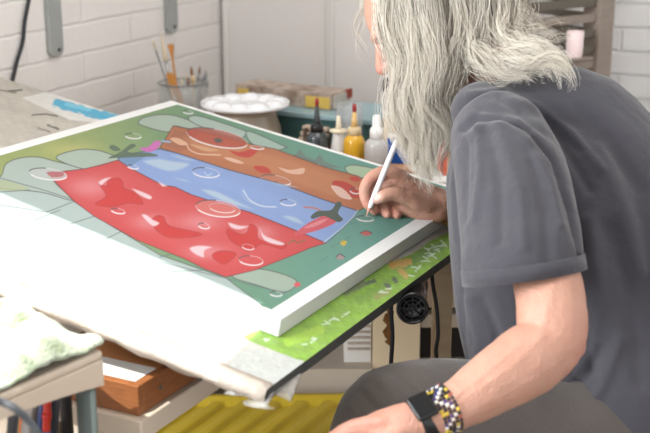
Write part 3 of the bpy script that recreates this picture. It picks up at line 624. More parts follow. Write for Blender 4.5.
def brush(px0, py0, px1, py1, dd0, dd1, hr, hm, fm, bm_, tipf, label, flip=False):
    base, top = topt(px0, py0, dd0), topt(px1, py1, dd1)
    t = thing('paintbrush', label, 'brush', base, 'brushes standing in the glass jar'); ax = top-base; Ls = np.linalg.norm(ax); ax /= Ls
    MB().lathe(base, [(hr*.5, 0), (hr, Ls*.15), (hr*1.05, Ls*.45), (hr*.8, Ls*tipf)], 12, ax).build('handle', hm, t, smooth=True)
    MB().lathe(base, [(hr*.85, Ls*tipf), (hr*1.15, Ls*(tipf+.08)), (hr*1.15, Ls*(tipf+.14))], 12, ax).build('ferrule', fm, t, smooth=True)
    MB().lathe(base, [(hr*1.1, Ls*(tipf+.14)), (hr*1.4, Ls*(tipf+.22)), (hr*.3, Ls)], 12, ax).build('bristles', bm_, t, smooth=True)
brush(178, 118, 152.5, 40, .03, .0, .0022, M_greyb, M_greyb, M_brist, .74, 'thin grey brush leaning out furthest towards the shelf brackets')
brush(176, 118, 160.5, 31, -.02, .02, .0040, M_handw, M_ferr, M_brist, .50, 'brush with a bare wooden handle and long silver ferrule, the tallest in the jar')
brush(196, 120, 191, 66, .0, .02, .0030, M_handw, M_handw, M_brd, .68, 'brush with a reddish brown tip in the middle of the jar')
brush(199, 120, 199.5, 66, .02, .03, .0022, M_greyb, M_ferr, M_brd, .72, 'thin brush with a small brown tip near the palette side of the jar')
brush(190, 120, 186, 72, .03, .03, .0026, M_clear, M_ferr, M_brist, .66, 'clear-handled brush behind the middle of the jar')
brush(201, 120, 206, 70, .0, .01, .0030, M_clear, M_ferr, M_greyb, .66, 'clear-handled brush leaning towards the white palette')
brush(198, 121, 203, 76, -.02, -.015, .0026, M_greyb, M_ferr, M_greyb, .7, 'short grey brush leaning on the palette side rim')
brush(187, 121, 181, 78, -.03, -.02, .0024, M_clear, M_ferr, M_brist, .68, 'short clear-handled brush near the amber combs')
for i_, (x0_, x1_, y1_, m1_, lb_) in enumerate(((194, 195, 74, M_brist, 'pale-bristled brush just behind the brown-tipped ones'), (204, 207.5, 80, M_greyb, 'grey-tipped brush lowest against the palette side of the glass'), (188, 188.5, 78, M_brd, 'brown-bristled brush low between the comb and the middle brush'), (182, 176, 80, M_greyb, 'grey-tipped brush low against the shelf-bracket side of the glass'), (193, 198, 72, M_greyb, 'clear-handled brush with a grey tip behind the brown-tipped ones'))):
    brush(x0_, 121, x1_, y1_, .01*i_-.02, .012*i_-.02, .0027, M_clear, M_ferr, m1_, .66, lb_)
M_amb = mat('amber_plastic', srgb(198, 128, 20), .2, trans=.25, ior=1.3, coat=.5)
def amber(p0, p1, w0, w1, wm, label, grp='amber combs in the glass jar'):
    a, b_ = topt(*p0), topt(*p1); ax = b_-a; Ls = np.linalg.norm(ax); ax /= Ls; s = np.cross(ax, FW); s /= np.linalg.norm(s); nn = np.cross(s, ax)
    t = thing('amber_comb', label, 'comb', a, grp)
    MB().prism([a-s*w0, a+s*w0, a+ax*Ls*.6+s*wm, a+ax*Ls*.8+s*wm, b_+s*w1, b_-s*w1, a+ax*Ls*.8-s*wm, a+ax*Ls*.6-s*wm], nn*.004).build('comb_handle', M_amb, t, bevel=.0012)
    m_ = MB()
    for k in range(6): u = -w1+w1*2*(k+.3)/6; m_.box(b_, s, ax, nn, u, u+w1*.18, 0, .004, 0, .003)
    m_.build('comb_teeth', M_amb, t)
amber((184, 108, -.05), (169, 74, -.045), .006, .009, .010, 'broad amber plastic comb against the jar, handle downwards')
amber((180, 112, -.01), (170.5, 45, .0), .005, .0085, .0028, 'amber plastic comb with a flared end sticking up above the jar')
# ------------------------------------------------------------------ wooden rack by the right-hand wall
M_rack = mat('weathered_wood', srgb(138, 126, 116), .7, noise_amt=.5, nscale=8, col2=srgb(120, 108, 98), stretch=(3, 3, 10)); M_rackd = mat('dark_slat_wood', srgb(92, 86, 76), .7)
pr = D(596, 60, 3.15); ra = math.radians(56); rx_ = np.array([math.sin(ra), math.cos(ra), 0]); ry_ = np.array([-rx_[1], rx_[0], 0])
pr0 = np.array([pr[0], pr[1], 0])
rk = thing('slatted_rack', 'tall weathered wooden rack with horizontal slats against the brick wall', 'rack', pr0)
RL = .52
def pxl(y_): return onp(596, y_, pr, FW*np.array([1, 1, 0])/1.0)[2]
MB().box(pr0, rx_, ry_, zz, -.028, .028, -.03, .03, 0, 1.6).build('post', M_rack, rk, bevel=.003)
MB().box(pr0, rx_, ry_, zz, -RL-.05, -RL, -.03, .03, 0, 1.6).build('post', M_rack, rk, bevel=.003)
MB().box(pr0, rx_, ry_, zz, -.02, .02, .28, .33, 0, 1.6).build('post', M_rack, rk, bevel=.003)
zc_ = pxl(62)
for i in range(-9, 7):
    z_ = zc_-.012+i*.0405
    mm = M_rackd if i in (1, 2, 4) else M_rack
    MB().box(pr0, rx_, ry_, zz, -RL, -.028, -.018, .0, z_, z_+.021).build('slat', mm, rk, bevel=.002)
    MB().box(pr0, rx_, ry_, zz, -RL*.0-.012, .012, .03, .28, z_, z_+.018).build('runner', M_rackd, rk)
mgp = D(576, 44, 2.96); sz_ = zc_-.012-.0405*0+.021
mgp = pr0-rx_*.13-ry_*.045; ms_ = mgp.copy(); ms_[2] = zc_+.028
MB_ = MB().box(ms_, rx_, ry_, zz, -.06, .05, -.02, .026, -.006, .0).build('clip_shelf', M_rack, rk)
tag(MB().lathe(ms_, [(.019, 0), (.021, .004), (.0225, .066), (.0215, .068), (.0205, .066), (.018, .006), (.0005, .005)], 24).build('pink_beaker', mat('pale_pink_plastic', srgb(226, 206, 206), .4), smooth=True, origin=ms_), 'pale pink beaker standing on the wooden rack above the shirt', 'beaker')

# ------------------------------------------------------------------ under the table
# storage unit below the bench
M_unit = mat('unit_paint', srgb(196, 184, 170), .6, noise_amt=.3, nscale=7, col2=srgb(176, 164, 150)); M_dark = mat('slot_shade_paint', srgb(44, 38, 36), .8)
UY = 2.40
def uz(px, py): return PY(px, py, UY)
su = thing('storage_unit', 'beige storage unit with dark-painted slots under the workbench', 'storage unit', (.1, UY+.1, 0))
def ubox(px0, px1, py0, py1, y0, y1, m, nm, **k):
    a, c = uz(px0, py1), uz(px1, py0); return MB().wbox(a[0], c[0], UY+y0, UY+y1, a[2], c[2]).build(nm, m, su, bevel=.002, **k)
ubox(372, 421, 262, 366, -.02, .3, mat('pale_panel_wood', srgb(226, 208, 178), .6, noise_amt=.4, nscale=5, col2=srgb(236, 218, 190), stretch=(8, 8, 1)), 'side_panel')
ubox(421, 560, 255, 308, .0, .3, mat('stained_front', srgb(196, 182, 166), .6, noise_amt=.4, nscale=7, col2=srgb(192, 140, 104), detail=1), 'drawer_front')
ubox(421, 560, 310, 313, .02, .3, M_black, 'gap_shade')  # black strip standing in for the shade between drawer and rail
ubox(421, 560, 314, 327, -.005, .3, M_unit, 'rail')
ubox(421, 560, 327, 372, .05, .3, M_dark, 'slot_shade')  # solid block, the shade inside the slot put into its dark colour
ubox(250, 372, 362, 386, -.04, .3, M_unit, 'bottom_rail')
ubox(421, 560, 366, 390, -.03, .3, M_unit, 'plinth')
ubox(296, 344, 300, 362, .1, .3, mat('grey_panel', srgb(166, 160, 156), .6), 'grey_panel')
ubox(344, 372, 290, 364, .0, .1, M_white, 'vent_panel')
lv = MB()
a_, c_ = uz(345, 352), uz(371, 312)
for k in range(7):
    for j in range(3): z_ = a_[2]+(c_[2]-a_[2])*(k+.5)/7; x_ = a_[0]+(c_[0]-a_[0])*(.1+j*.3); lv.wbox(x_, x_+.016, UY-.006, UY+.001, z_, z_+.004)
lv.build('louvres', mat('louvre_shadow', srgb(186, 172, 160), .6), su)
rg_ = MB(); pts_ = []
for i in range(13): pts_.append(D(389+2.0*math.sin(i*1.9), 296+i*4, 2.33))
rg_.tube(pts_, [.006+.0035*abs(math.sin(i*2.3)) for i in range(13)], n=8)
tag(rg_.build('dried_twist', mat('brown_dried', srgb(164, 116, 66), .8, noise_amt=.8, nscale=60, col2=srgb(112, 72, 40), bump=.8, bscale=60), smooth=True, origin=D(389, 344, 2.33)), 'ragged brown dried strip hanging on the pale side panel', 'strip')
for pts, lb_ in (([(393, 292, 1.86), (391, 310, 1.86), (392.5, 335, 1.87), (391, 365, 1.88), (390, 400, 1.9)], 'black cable hanging under the board, nearer the round black lamp'), ([(431, 262, 2.02), (433, 285, 2.02), (437, 310, 2.03), (438, 335, 2.03), (436, 352, 2.04), (440, 372, 2.06), (444, 400, 2.1)], 'black cable hanging under the board, next to the shirt')):
    tag(MB().tube(smoothpts([D(*p) for p in pts], 6), .0036, n=8).build('hanging_cable', M_rubber, smooth=True, origin=D(*pts[0])), lb_, 'cable', 'cables under the drawing board')
# round black clamp lamp under the board edge
lp = thing('clamp_lamp', 'black round-headed clamp lamp tucked under the drawing board edge', 'lamp', D(408, 290, 1.93))
l0, l1 = D(409, 283, 1.98), D(412.5, 309, 1.84)
ax = l1-l0; Ls = np.linalg.norm(ax)
MB().lathe(l0, [(.012, -.03), (.026, -.02), (.031, .02), (.0245, Ls*.55), (.0245, Ls*.93), (.0255, Ls), (.022, Ls), (.022, Ls-.006), (.001, Ls-.006)], 28, ax).build('housing', mat('glossy_black', srgb(22, 22, 24), .18, coat=.5), lp, smooth=True)
g = MB(); axn = ax/Ls; su_ = np.cross(axn, (0, 0, 1)); su_ /= np.linalg.norm(su_); sv_ = np.cross(axn, su_)
for r in (.007, .0135, .02): g.tube([l1-axn*.003+(su_*math.cos(q)+sv_*math.sin(q))*r for q in np.linspace(0, 2*PI, 25)[:-1]], .0009, n=6, closed=True)
for q in np.linspace(0, PI, 5)[:-1]: g.tube([l1-axn*.003-(su_*math.cos(q)+sv_*math.sin(q))*.021, l1-axn*.003+(su_*math.cos(q)+sv_*math.sin(q))*.021], .0009, n=6)
g.build('grille', mat('grille_grey', srgb(46, 47, 49), .4), lp)
MB().tube(smoothpts([D(417, 284, 1.95), D(424, 288, 1.9), D(425, 300, 1.88), D(419, 305, 1.86)], 5), .003, n=8).build('clamp', mat('worn_metal', srgb(120, 112, 110), .3, metal=.7), lp, smooth=True)
MB().box(D(400, 288, 1.95), (1, 0, 0), (0, 1, 0), zz, -.012, .03, -.02, .02, -.005, .028).build('bracket', M_black, lp, bevel=.003)
# yellow crate with ribbed lid on the floor
ye = thing('ribbed_crate', 'yellow ribbed plastic crate on the floor under the drawing board', 'crate', (-.12, 2.15, 0))
M_yc = mat('yellow_crate_plastic', srgb(222, 192, 60), .35, noise_amt=.4, nscale=6, col2=srgb(196, 168, 52))
YZ = .312; yb0 = PZ(262, 390, YZ)
ya = bB; yx = -aH
cr = MB(); oc = np.array([.06, 2.32, 0.]) ; 
exl, eyl = 1.0, .72
crx = np.array([math.cos(.02), math.sin(.02), 0]); cry = np.array([-crx[1], crx[0], 0])
cr.box(oc, crx, cry, zz, -.48, .19, -exl*.6, 0, 0, YZ-.012); cr.build('crate_body', M_yc, ye, bevel=.004)
nx, ny = 260, 6; vs = []; sd_ = bB
W_, H_ = .67, .6
nu, nv = 184, 120
for i in range(nu+1):
    for j in range(nv+1):
        p = oc+crx*(-.48+W_*i/nu)+cry*(-H_+H_*j/nv)
        q = (p@np.array([bB[1], -bB[0], 0]))/.052; r = q-math.floor(q); s = min(1, max(0, (abs(r-.5)*2-.35)/.3)); edge = min(i, nu-i, (nv-j))
        z_ = YZ-.009+(.009*(s) if edge > 5 else .009)+ (.006 if edge < 4 else 0)
        vs.append((p[0], p[1], z_))
fs = [(i*(nv+1)+j, (i+1)*(nv+1)+j, (i+1)*(nv+1)+j+1, i*(nv+1)+j+1) for i in range(nu) for j in range(nv)]
lid = rawmesh('ribbed_lid', vs, fs, M_yc, ye, False); s_ = lid.modifiers.new('s', 'SOLIDIFY'); s_.thickness = .004; s_.offset = -1
# low bench with the open wooden box
bz2 = .690
kc = PZ(139, 416.5, bz2)                                  # near bottom corner of the box
lb2 = thing('side_bench', 'narrow beige bench under the drawing board, carrying the open wooden box', 'bench', (kc[0]-.15, kc[1]+.15, 0))
MB().box((kc[0], kc[1], bz2), -aH, bB, zz, -.36, .010, -.010, .42, -.032, -.0005).build('bench_top', M_beige, lb2, bevel=.003)
for u, v in ((-.33, .03), (-.26, .03), (-.33, .3), (-.26, .3)): MB().box((kc[0], kc[1], 0), -aH, bB, zz, u-.02, u+.02, v-.02, v+.02, 0, bz2-.032).build('leg', M_beige, lb2)
wx = thing('wooden_box', 'open reddish-brown wooden box on the narrow beige bench, paper inside', 'box', (kc[0], kc[1], bz2))
BH = .043; BL, BD = .19, .21
oo = (kc[0], kc[1], bz2)
MB().box(oo, -aH, bB, zz, -BL, 0, 0, .012, 0, BH).build('front_side', M_oak, wx, bevel=.0015)
MB().box(oo, -aH, bB, zz, -.012, 0, .012, BD-.012, 0, BH).build('short_side', M_oak, wx, bevel=.0015)
MB().box(oo, -aH, bB, zz, -BL, -BL+.012, .012, BD-.012, 0, BH).build('short_side', M_oak, wx, bevel=.0015)
MB().box(oo, -aH, bB, zz, -BL, 0, BD-.012, BD, 0, BH+.05).build('back_side', M_oak, wx, bevel=.0015)
MB().box(oo, -aH, bB, zz, -BL+.012, -.012, .012, BD-.012, 0, .008).build('bottom', M_oak, wx)
MB().lathe(np.array(oo)+bB*.05+zz*.022-aH*0, [(.003, 0), (.003, .0012)], 10, -aH).build('nail', M_steel, wx)
pb = thing('paper_stack', 'stack of white paper lying in the open wooden box', 'paper', (kc[0], kc[1], bz2+.0085))
MB().box(oo, -aH, bB, zz, -BL+.014, -.014, .014, BD*.30, .0085, BH-.001).build('sheets', M_white, pb)  # white stops at the sunlit edge, so the stack shapes the bright patch
MB().box(oo, -aH, bB, zz, -BL+.014, -.014, BD*.32, BD-.014, .0085, BH-.004).build('inner_wood', mat('bounce_lit_wood', srgb(206, 138, 86), .6), pb)  # inner wood of the box, bounce light put into its brighter orange

# ------------------------------------------------------------------ side trolley with towel and marker pens
TZ = .81
tc = PZ(103, 350, TZ)
tr = thing('side_trolley', 'small beige-rimmed side trolley with a grey metal leg, at the edge beside the wooden box', 'trolley', (tc[0]-.2, tc[1]-.15, 0))
to = np.array([tc[0], tc[1], 0]); tb = np.array([math.sin(math.radians(35)), math.cos(math.radians(35)), 0]); ta = np.array([tb[1], -tb[0], 0])
TW, TD = .46, .46
MB().box(to, ta, tb, zz, -TW, 0, -TD, 0, TZ-.012, TZ).build('trolley_top', M_beige, tr, bevel=.004)
# arched apron along the side facing right
ap = []; n_ = 18
for i in range(n_+1): u = i/n_; ap.append((u*TD, TZ-.012))
lo = [(u*TD, TZ-.030-.018*(4*(u-.5)**2)*1.0-.0*u) for u in np.linspace(1, 0, n_+1)]
apr = [to-tb*p+zz*z for p, z in ap]+[to-tb*p+zz*z for p, z in lo]
MB().prism(apr, -ta*.014).build('apron', M_beige, tr, bevel=.002)
apr2 = [to-ta*p+zz*z for p, z in ap]+[to-ta*p+zz*z for p, z in lo]
MB().prism([q-tb*TD for q in apr2], tb*.014).build('apron', M_beige, tr, bevel=.002)
for u, v in ((-.017, -.017), (-.017, -TD+.02), (-TW+.02, -.017), (-TW+.02, -TD+.02)):
    MB().lathe(to+ta*u+tb*v, [(.0125, .0), (.0125, TZ-.03)], 20).build('leg', M_steel, tr, smooth=True)
    MB().lathe(to+ta*u+tb*v, [(.0165, TZ-.045), (.0165, TZ-.012)], 20).build('leg_socket', M_beige, tr, smooth=True)
MB().box(to, ta, tb, zz, -TW, 0, -TD, 0, .49, .498).build('lower_shelf', M_beige, tr, bevel=.002)
# towel
M_tow = mat('green_white_towel', srgb(212, 216, 204), .95, noise_amt=.95, nscale=17, col2=srgb(104, 130, 74), bump=.7, bscale=260, detail=2, sheen=.3)
nu, nv = 110, 90; vs = []
for i in range(nu+1):
    for j in range(nv+1):
        u = -TW*1.0+(TW-.002)*i/nu; v = -TD*.95+(TD*.95+.004)*j/nv
        p = to+ta*u+tb*v
        h = .015+.011*math.sin(v*48+3*noise.noise(Vector((u*9, v*5, 0))))+.020*abs(noise.noise(Vector((u*16, v*34, 3.))))+.007*noise.noise(Vector((u*30, v*50, 5.)))+.005*noise.noise(Vector((u*60, v*60, 1.)))
        over = 0
        h = max(h, .0025)
        ed = min(1, (TD*.95+v)/.03)
        vs.append((p[0]+ta[0]*0, p[1], TZ+h*min(1, max(.3, ed))*min(1, .25+(-u)/.02)+.001 - over*1.2))
fs = [(i*(nv+1)+j, (i+1)*(nv+1)+j, (i+1)*(nv+1)+j+1, i*(nv+1)+j+1) for i in range(nu) for j in range(nv)]
tw = rawmesh('towel', np.array(vs)-to-zz*TZ, fs, M_tow, None, True); tw.location = (to[0], to[1], TZ)
s_ = tw.modifiers.new('s', 'SOLIDIFY'); s_.thickness = .004; s_.offset = 1
tag(tw, 'crumpled white and green towel spread over the side trolley', 'towel')
# marker pens in a basket on the lower shelf
pens = [(64, 376, 67, 425, '30,30,32', 'thick black marker leaning towards the grey leg', .0075), (48, 388, 46, 440, '205,60,50', 'slim marker with red, blue and yellow rings', .005), (56, 386, 54, 440, '60,66,76', 'dark grey marker beside the ringed one', .0055), (38, 394, 33, 440, '120,116,118', 'grey marker with a silver cap', .005), (28, 402, 24, 445, '180,176,176', 'pale grey marker near the curved cable', .005), (62, 400, 68, 445, '214,190,110', 'thin yellow pencil behind the thick black marker', .003), (44, 402, 38, 446, '70,90,150', 'dark blue marker in front of the grey ones', .005), (24, 420, 22, 450, '216,120,40', 'short orange-topped marker at the front of the basket', .0055), (14, 412, 10, 450, '60,60,64', 'black marker at the front corner of the basket', .006)]
bots = []
for i, (x0, y0, x1, y1, c, lb_, r) in enumerate(pens):
    dd = 1.505+.021*(i % 4)-.0012*max(0, 60-x0); top = D(x0, y0-3, dd); bot = D(x1, y1, dd+.01); ax = bot-top; ax /= np.linalg.norm(ax); Ls = min(.30, (top[2]-.5045)/max(1e-3, -ax[2])); c = tuple(int(v) for v in c.split(','))
    bot = top+ax*Ls; ax = -ax; bots.append(bot)
    t = thing('marker_pen', lb_+', in the basket on the trolley', 'marker', bot, 'marker pens in the basket')
    mc = mat('pen_%d' % i, srgb(*c), .35)
    MB().lathe(bot, [(r*.9, 0), (r, .002), (r, Ls*.62)], 14, ax).build('barrel', mc if i != 1 else M_cap_w, t, smooth=True)
    MB().lathe(bot, [(r*1.08, Ls*.62), (r*1.08, Ls*.97), (r*.8, Ls)], 14, ax).build('cap', mc, t, smooth=True)
    if i == 1:
        for q, cc in ((.40, (206, 50, 44)), (.50, (54, 110, 180)), (.60, (220, 180, 40)), (.30, (206, 50, 44)), (.72, (60, 110, 180)), (.82, (206, 60, 50))): MB().lathe(bot, [(r*1.2, Ls*q), (r*1.3, Ls*q+.004), (r*1.2, Ls*q+.008)], 14, ax).build('ring', mat('ring_%d' % cc[0], srgb(*cc), .4), t, smooth=True)
    if i == 0: MB().lathe(bot, [(r*1.03, Ls*.15), (r*1.03, Ls*.55)], 14, ax).build('label_band', mat('pen_label', srgb(90, 88, 86), .5, noise_amt=1, nscale=200, col2=srgb(30, 30, 30)), t, smooth=True)
bo = np.mean(bots, 0); bo[2] = .4985
bk = thing('pen_basket', 'dark basket of marker pens on the lower shelf of the side trolley', 'basket', bo)
MB().box(bo, ta, tb, zz, -.07, .045, -.09, .055, 0, .004).build('basket_base', M_black, bk)
for (x0, x1, y0, y1) in ((-.07, .045, -.09, -.087), (-.07, .045, .052, .055), (-.07, -.067, -.087, .052), (.042, .045, -.087, .052)): MB().box(bo, ta, tb, zz, x0, x1, y0, y1, .004, .09).build('basket_side', M_black, bk)
ca_ = [D(-12, 400, 1.24), D(2, 402, 1.25), D(14, 408, 1.25), D(26, 418, 1.26), D(38, 433, 1.27), D(46, 450, 1.28)]
tag(MB().tube(smoothpts(ca_, 6), .0042, n=10).build('curved_cable', mat('grey_rubber', srgb(74, 78, 82), .5), smooth=True, origin=ca_[2]), 'thick grey cable curving in front of the trolley apron', 'cable')
# ------------------------------------------------------------------ the painter
pel = D(640, 452, 1.86)
person = thing('person', 'person in a charcoal T-shirt with long wavy grey-white hair, leaning over the canvas and painting', 'person', (pel[0], pel[1], 0))
# body: head, neck, arms and hands as one surface
hc = D(423, 17, 1.95)
g_ = -RX*.78-UP*.60+FW*.06; g_ /= np.linalg.norm(g_)
h_ = -RX*.60+UP*.78; h_ -= g_*(h_@g_); h_ /= np.linalg.norm(h_)
s_ = np.cross(g_, h_)
def H(g, h, s=0.0): return hc+g_*g+h_*h+s_*s
body = MB()
body.ell(H(-.006, .015), (g_*.093, s_*.073, h_*.093), 28, 20)
body.ell(H(.03, -.04), (g_*.062, s_*.060, h_*.078), 24, 16)
body.ell(H(.052, -.098), (g_*.036, s_*.036, h_*.026), 18, 12)          # chin
body.ell(H(.072, .020), (g_*.02, s_*.05, h_*.012), 18, 10)             # brow
chain(body, [(H(.082, .012), .007), (H(.098, -.012), .009), (H(.104, -.026), .0125)], 12)   # nose
for sg in (-1, 1):
    body.ell(H(.094, -.030, sg*.011), (g_*.010, s_*.007, h_*.007), 10, 8)
    body.ell(H(.070, .003, sg*.031), (g_*.013, s_*.016, h_*.011), 12, 8)   # lids
    body.ell(H(.052, -.028, sg*.038), (g_*.022, s_*.022, h_*.022), 14, 10)  # cheeks
    chain(body, [(H(-.012, .012, sg*.072), .008), (H(-.022, -.002, sg*.080), .009), (H(-.014, -.028, sg*.074), .006)], 10)   # ears
body.ell(H(.082, -.056), (g_*.010, s_*.022, h_*.0055), 14, 8)
body.ell(H(.080, -.066), (g_*.010, s_*.019, h_*.006), 14, 8)
nb = D(505, 112, 1.94)
chain(body, [(H(-.02, -.03), .058), (H(-.035, -.085), .054), (nb, .060), (D(540, 140, 1.93), .06)], 20)
# left arm (near): shoulder, elbow, wrist, hand resting on the knee
SH, EL, WR = D(512, 156, 1.73), D(556, 330, 1.53), D(437, 414, 1.475)
chain(body, [(D(512, 156, 1.84), .032), (SH, .036), (D(528, 200, 1.665), .040), (D(538, 245, 1.61), .044), (D(549, 290, 1.56), .0455), (D(552, 322, 1.535), .046), (D(549, 343, 1.525), .044), (D(524, 363, 1.51), .046), (D(492, 383, 1.495), .040), (D(462, 402, 1.485), .0325), (WR, .0275), (D(424, 420, 1.475), .0265)], 22)
chain(body, [(D(560, 330, 1.54), .03), (D(571, 345, 1.54), .0205)], 14)      # point of the elbow
palm = [(D(424, 419, 1.475), .0255), (D(405, 424, 1.48), .027), (D(385, 430, 1.487), .0265), (D(372, 433, 1.495), .023)]
chain(body, palm, 18)
for k, (x, y, d) in enumerate(((386, 422, 1.47), (380, 428, 1.475), (376, 436, 1.485), (376, 444, 1.497))):
    ln = (1.0, 1.08, 1.0, .8)[k]
    chain(body, [(D(x+12, y+2, d+.006), .0105), (D(x, y, d), .0105), (D(x-24*ln, y+2, d+.012), .0092), (D(x-42*ln, y+8, d+.028), .0086), (D(x-54*ln, y+17, d+.043), .0074)], 12)
chain(body, [(D(408, 428, 1.47), .013), (D(394, 440, 1.455), .0125), (D(378, 450, 1.455), .0105), (D(362, 455, 1.46), .009)], 12)
# right arm (far), forearm lies over the canvas, hand holds the brush
tipP = onp(366, 217, B0, nN); dT = (tipP-CAM)@FW
def R(x, y, o=0.0): return D(x, y, dT+o)
WR2 = R(447, 207, .075)
chain(body, [(D(560, 150, 2.10), .05), (D(560, 220, 2.16), .046), (D(545, 240, 2.14), .044), (D(505, 228, 2.12), .040), (R(470, 214, .09), .031), (R(452, 208.5, .078), .0265), (R(440, 207, .07), .0275)], 20, flat=(FW, 1.15))
# palm, seen from the thumb side
body.ell(R(421, 199, .055), (RX*.046, FW*.026, UP*.030+RX*-.004), 20, 14)
body.ell(R(433, 204.5, .052), (RX*.036, FW*.024, UP*.0265), 18, 12)
body.ell(R(404, 187, .040), (RX*.026, FW*.024, UP*.023), 18, 12)
chain(body, [(R(438, 203, .068), .028), (R(420, 196, .052), .027), (R(402, 184, .036), .021)], 16)
chain(body, [(R(436, 212, .05), .021), (R(418, 210, .04), .020), (R(403, 207, .03), .015)], 16)       # thumb ball
chain(body, [(R(402, 177, .028), .0145), (R(386, 172, .020), .0125), (R(371, 178, .011), .0112), (R(364.5, 189, .006), .0098), (R(365, 199, .004), .0090), (R(367, 205.5, .003), .0078)], 14)   # index
chain(body, [(R(446, 206, .062), .020), (R(432, 205, .042), .0195), (R(418, 203, .023), .0175), (R(404, 197, .006), .014), (R(393, 193.5, -.004), .0125), (R(384, 196, -.008), .0112), (R(377.5, 199.5, -.007), .0090)], 14)
body.ell(R(397, 185, .030), (RX*.024, FW*.018, UP*.0185), 18, 12)
body.ell(R(389, 188, .024), (RX*.018, FW*.013, UP*.0155), 18, 12)    # thumb
chain(body, [(R(402, 184, .046), .014), (R(385, 184, .030), .012), (R(374, 193, .018), .0105), (R(373, 205, .014), .0095), (R(375, 211, .014), .0085)], 12)    # middle
chain(body, [(R(408, 196, .055), .013), (R(394, 197, .040), .0115), (R(385, 203, .028), .0105), (R(385, 211, .020), .0098), (R(387, 214.5, .016), .0088)], 12)
chain(body, [(R(412, 206, .056), .012), (R(402, 206, .040), .0112), (R(396, 210, .028), .0105), (R(397, 215, .020), .0092)], 12)
bo_ = remeshed(body, 'body', .0022, M_skin, person, 7)
V = getco(bo_); NN = getno(bo_)
# veins, knuckles and skin colour
c = np.tile(L(184, 141, 122), (len(V), 1))
def near(p, r): return np.exp(-(np.linalg.norm(V-np.asarray(p), axis=1)/r)**2)
for p, r, k_ in ((D(571, 345, 1.53), .035, .7), (R(366, 205), .012, .5), (R(372, 200, -.01), .010, .3), (R(386, 214, .02), .014, .6), (R(375, 211, .012), .012, .6), (R(394, 216, .02), .013, .6), (R(372, 180, .0), .012, .35), (D(372, 428, 1.49), .05, .4), (D(383, 70, 1.95), .03, .4)):
    w_ = (near(p, r)*k_)[:, None]; c = c*(1-w_)+L(188, 116, 100)*w_
nail = np.clip(near(R(377, 197.5, -.015), .0066)*1.6, 0, 1)[:, None]; c = c*(1-nail)+L(226, 186, 176)*nail
vcol(bo_, c)
dsp = np.array([noise.noise(Vector(v)*55) for v in V[::1]])*.0009 if len(V) < 400000 else 0
X_, Y_ = project(V)
tend = np.zeros(len(V))
for pts, r, a_ in (([(548, 300), (540, 340), (500, 375), (470, 395)], 5, .0012), ([(520, 345), (480, 378), (450, 400)], 3, .0012), ([(412, 192), (430, 198), (446, 202)], 2.2, .001), ([(404, 186), (420, 192)], 2, .001)): tend += a_*np.exp(-(segdist(X_, Y_, pts)/r)**2)
setco(bo_, V+NN*(dsp+tend)[:, None])

# T-shirt
sh = MB()
def depthflat(r): return (FW, r)
chain(sh, [(D(518, 138, 1.90), .098), (D(556, 182, 1.90), .138), (D(585, 250, 1.89), .152), (D(600, 330, 1.88), .155), (D(612, 410, 1.86), .160), (D(622, 452, 1.85), .155)], 30, flat=depthflat(1.12))
chain(sh, [(D(520, 120, 1.88), .075), (D(570, 128, 1.9), .10), (D(610, 190, 1.9), .125), (D(640, 260, 1.9), .15), (D(665, 350, 1.88), .16)], 26, flat=depthflat(1.2))
chain(sh, [(D(505, 128, 1.98), .082), (D(535, 150, 2.06), .085), (D(560, 170, 2.12), .075)], 22)
chain(sh, [(D(497, 175, 1.84), .080), (D(507, 250, 1.80), .088), (D(514, 320, 1.78), .084), (D(529, 390, 1.78), .082)], 24)       # chest front
chain(sh, [(D(499, 142, 1.74), .074), (D(510, 170, 1.69), .080), (D(518, 215, 1.64), .083), (D(522, 252, 1.605), .083), (D(523, 268, 1.59), .083)], 26)
chain(sh, [(D(482, 112, 1.83), .050), (D(498, 122, 1.85), .07), (D(515, 135, 1.88), .09)], 20)
chain(sh, [(nb+np.array([.0, 0, .0]), .066), (D(530, 128, 1.93), .075)], 20)
# flat sleeve hem
so_ = remeshed(sh, 't_shirt', .0042, M_shirt, person, 10)
V = getco(so_); NN = getno(so_); X_, Y_ = project(V); dz = (V-CAM)@FW
facing = np.clip(-(NN@FW)*2, 0, 1)
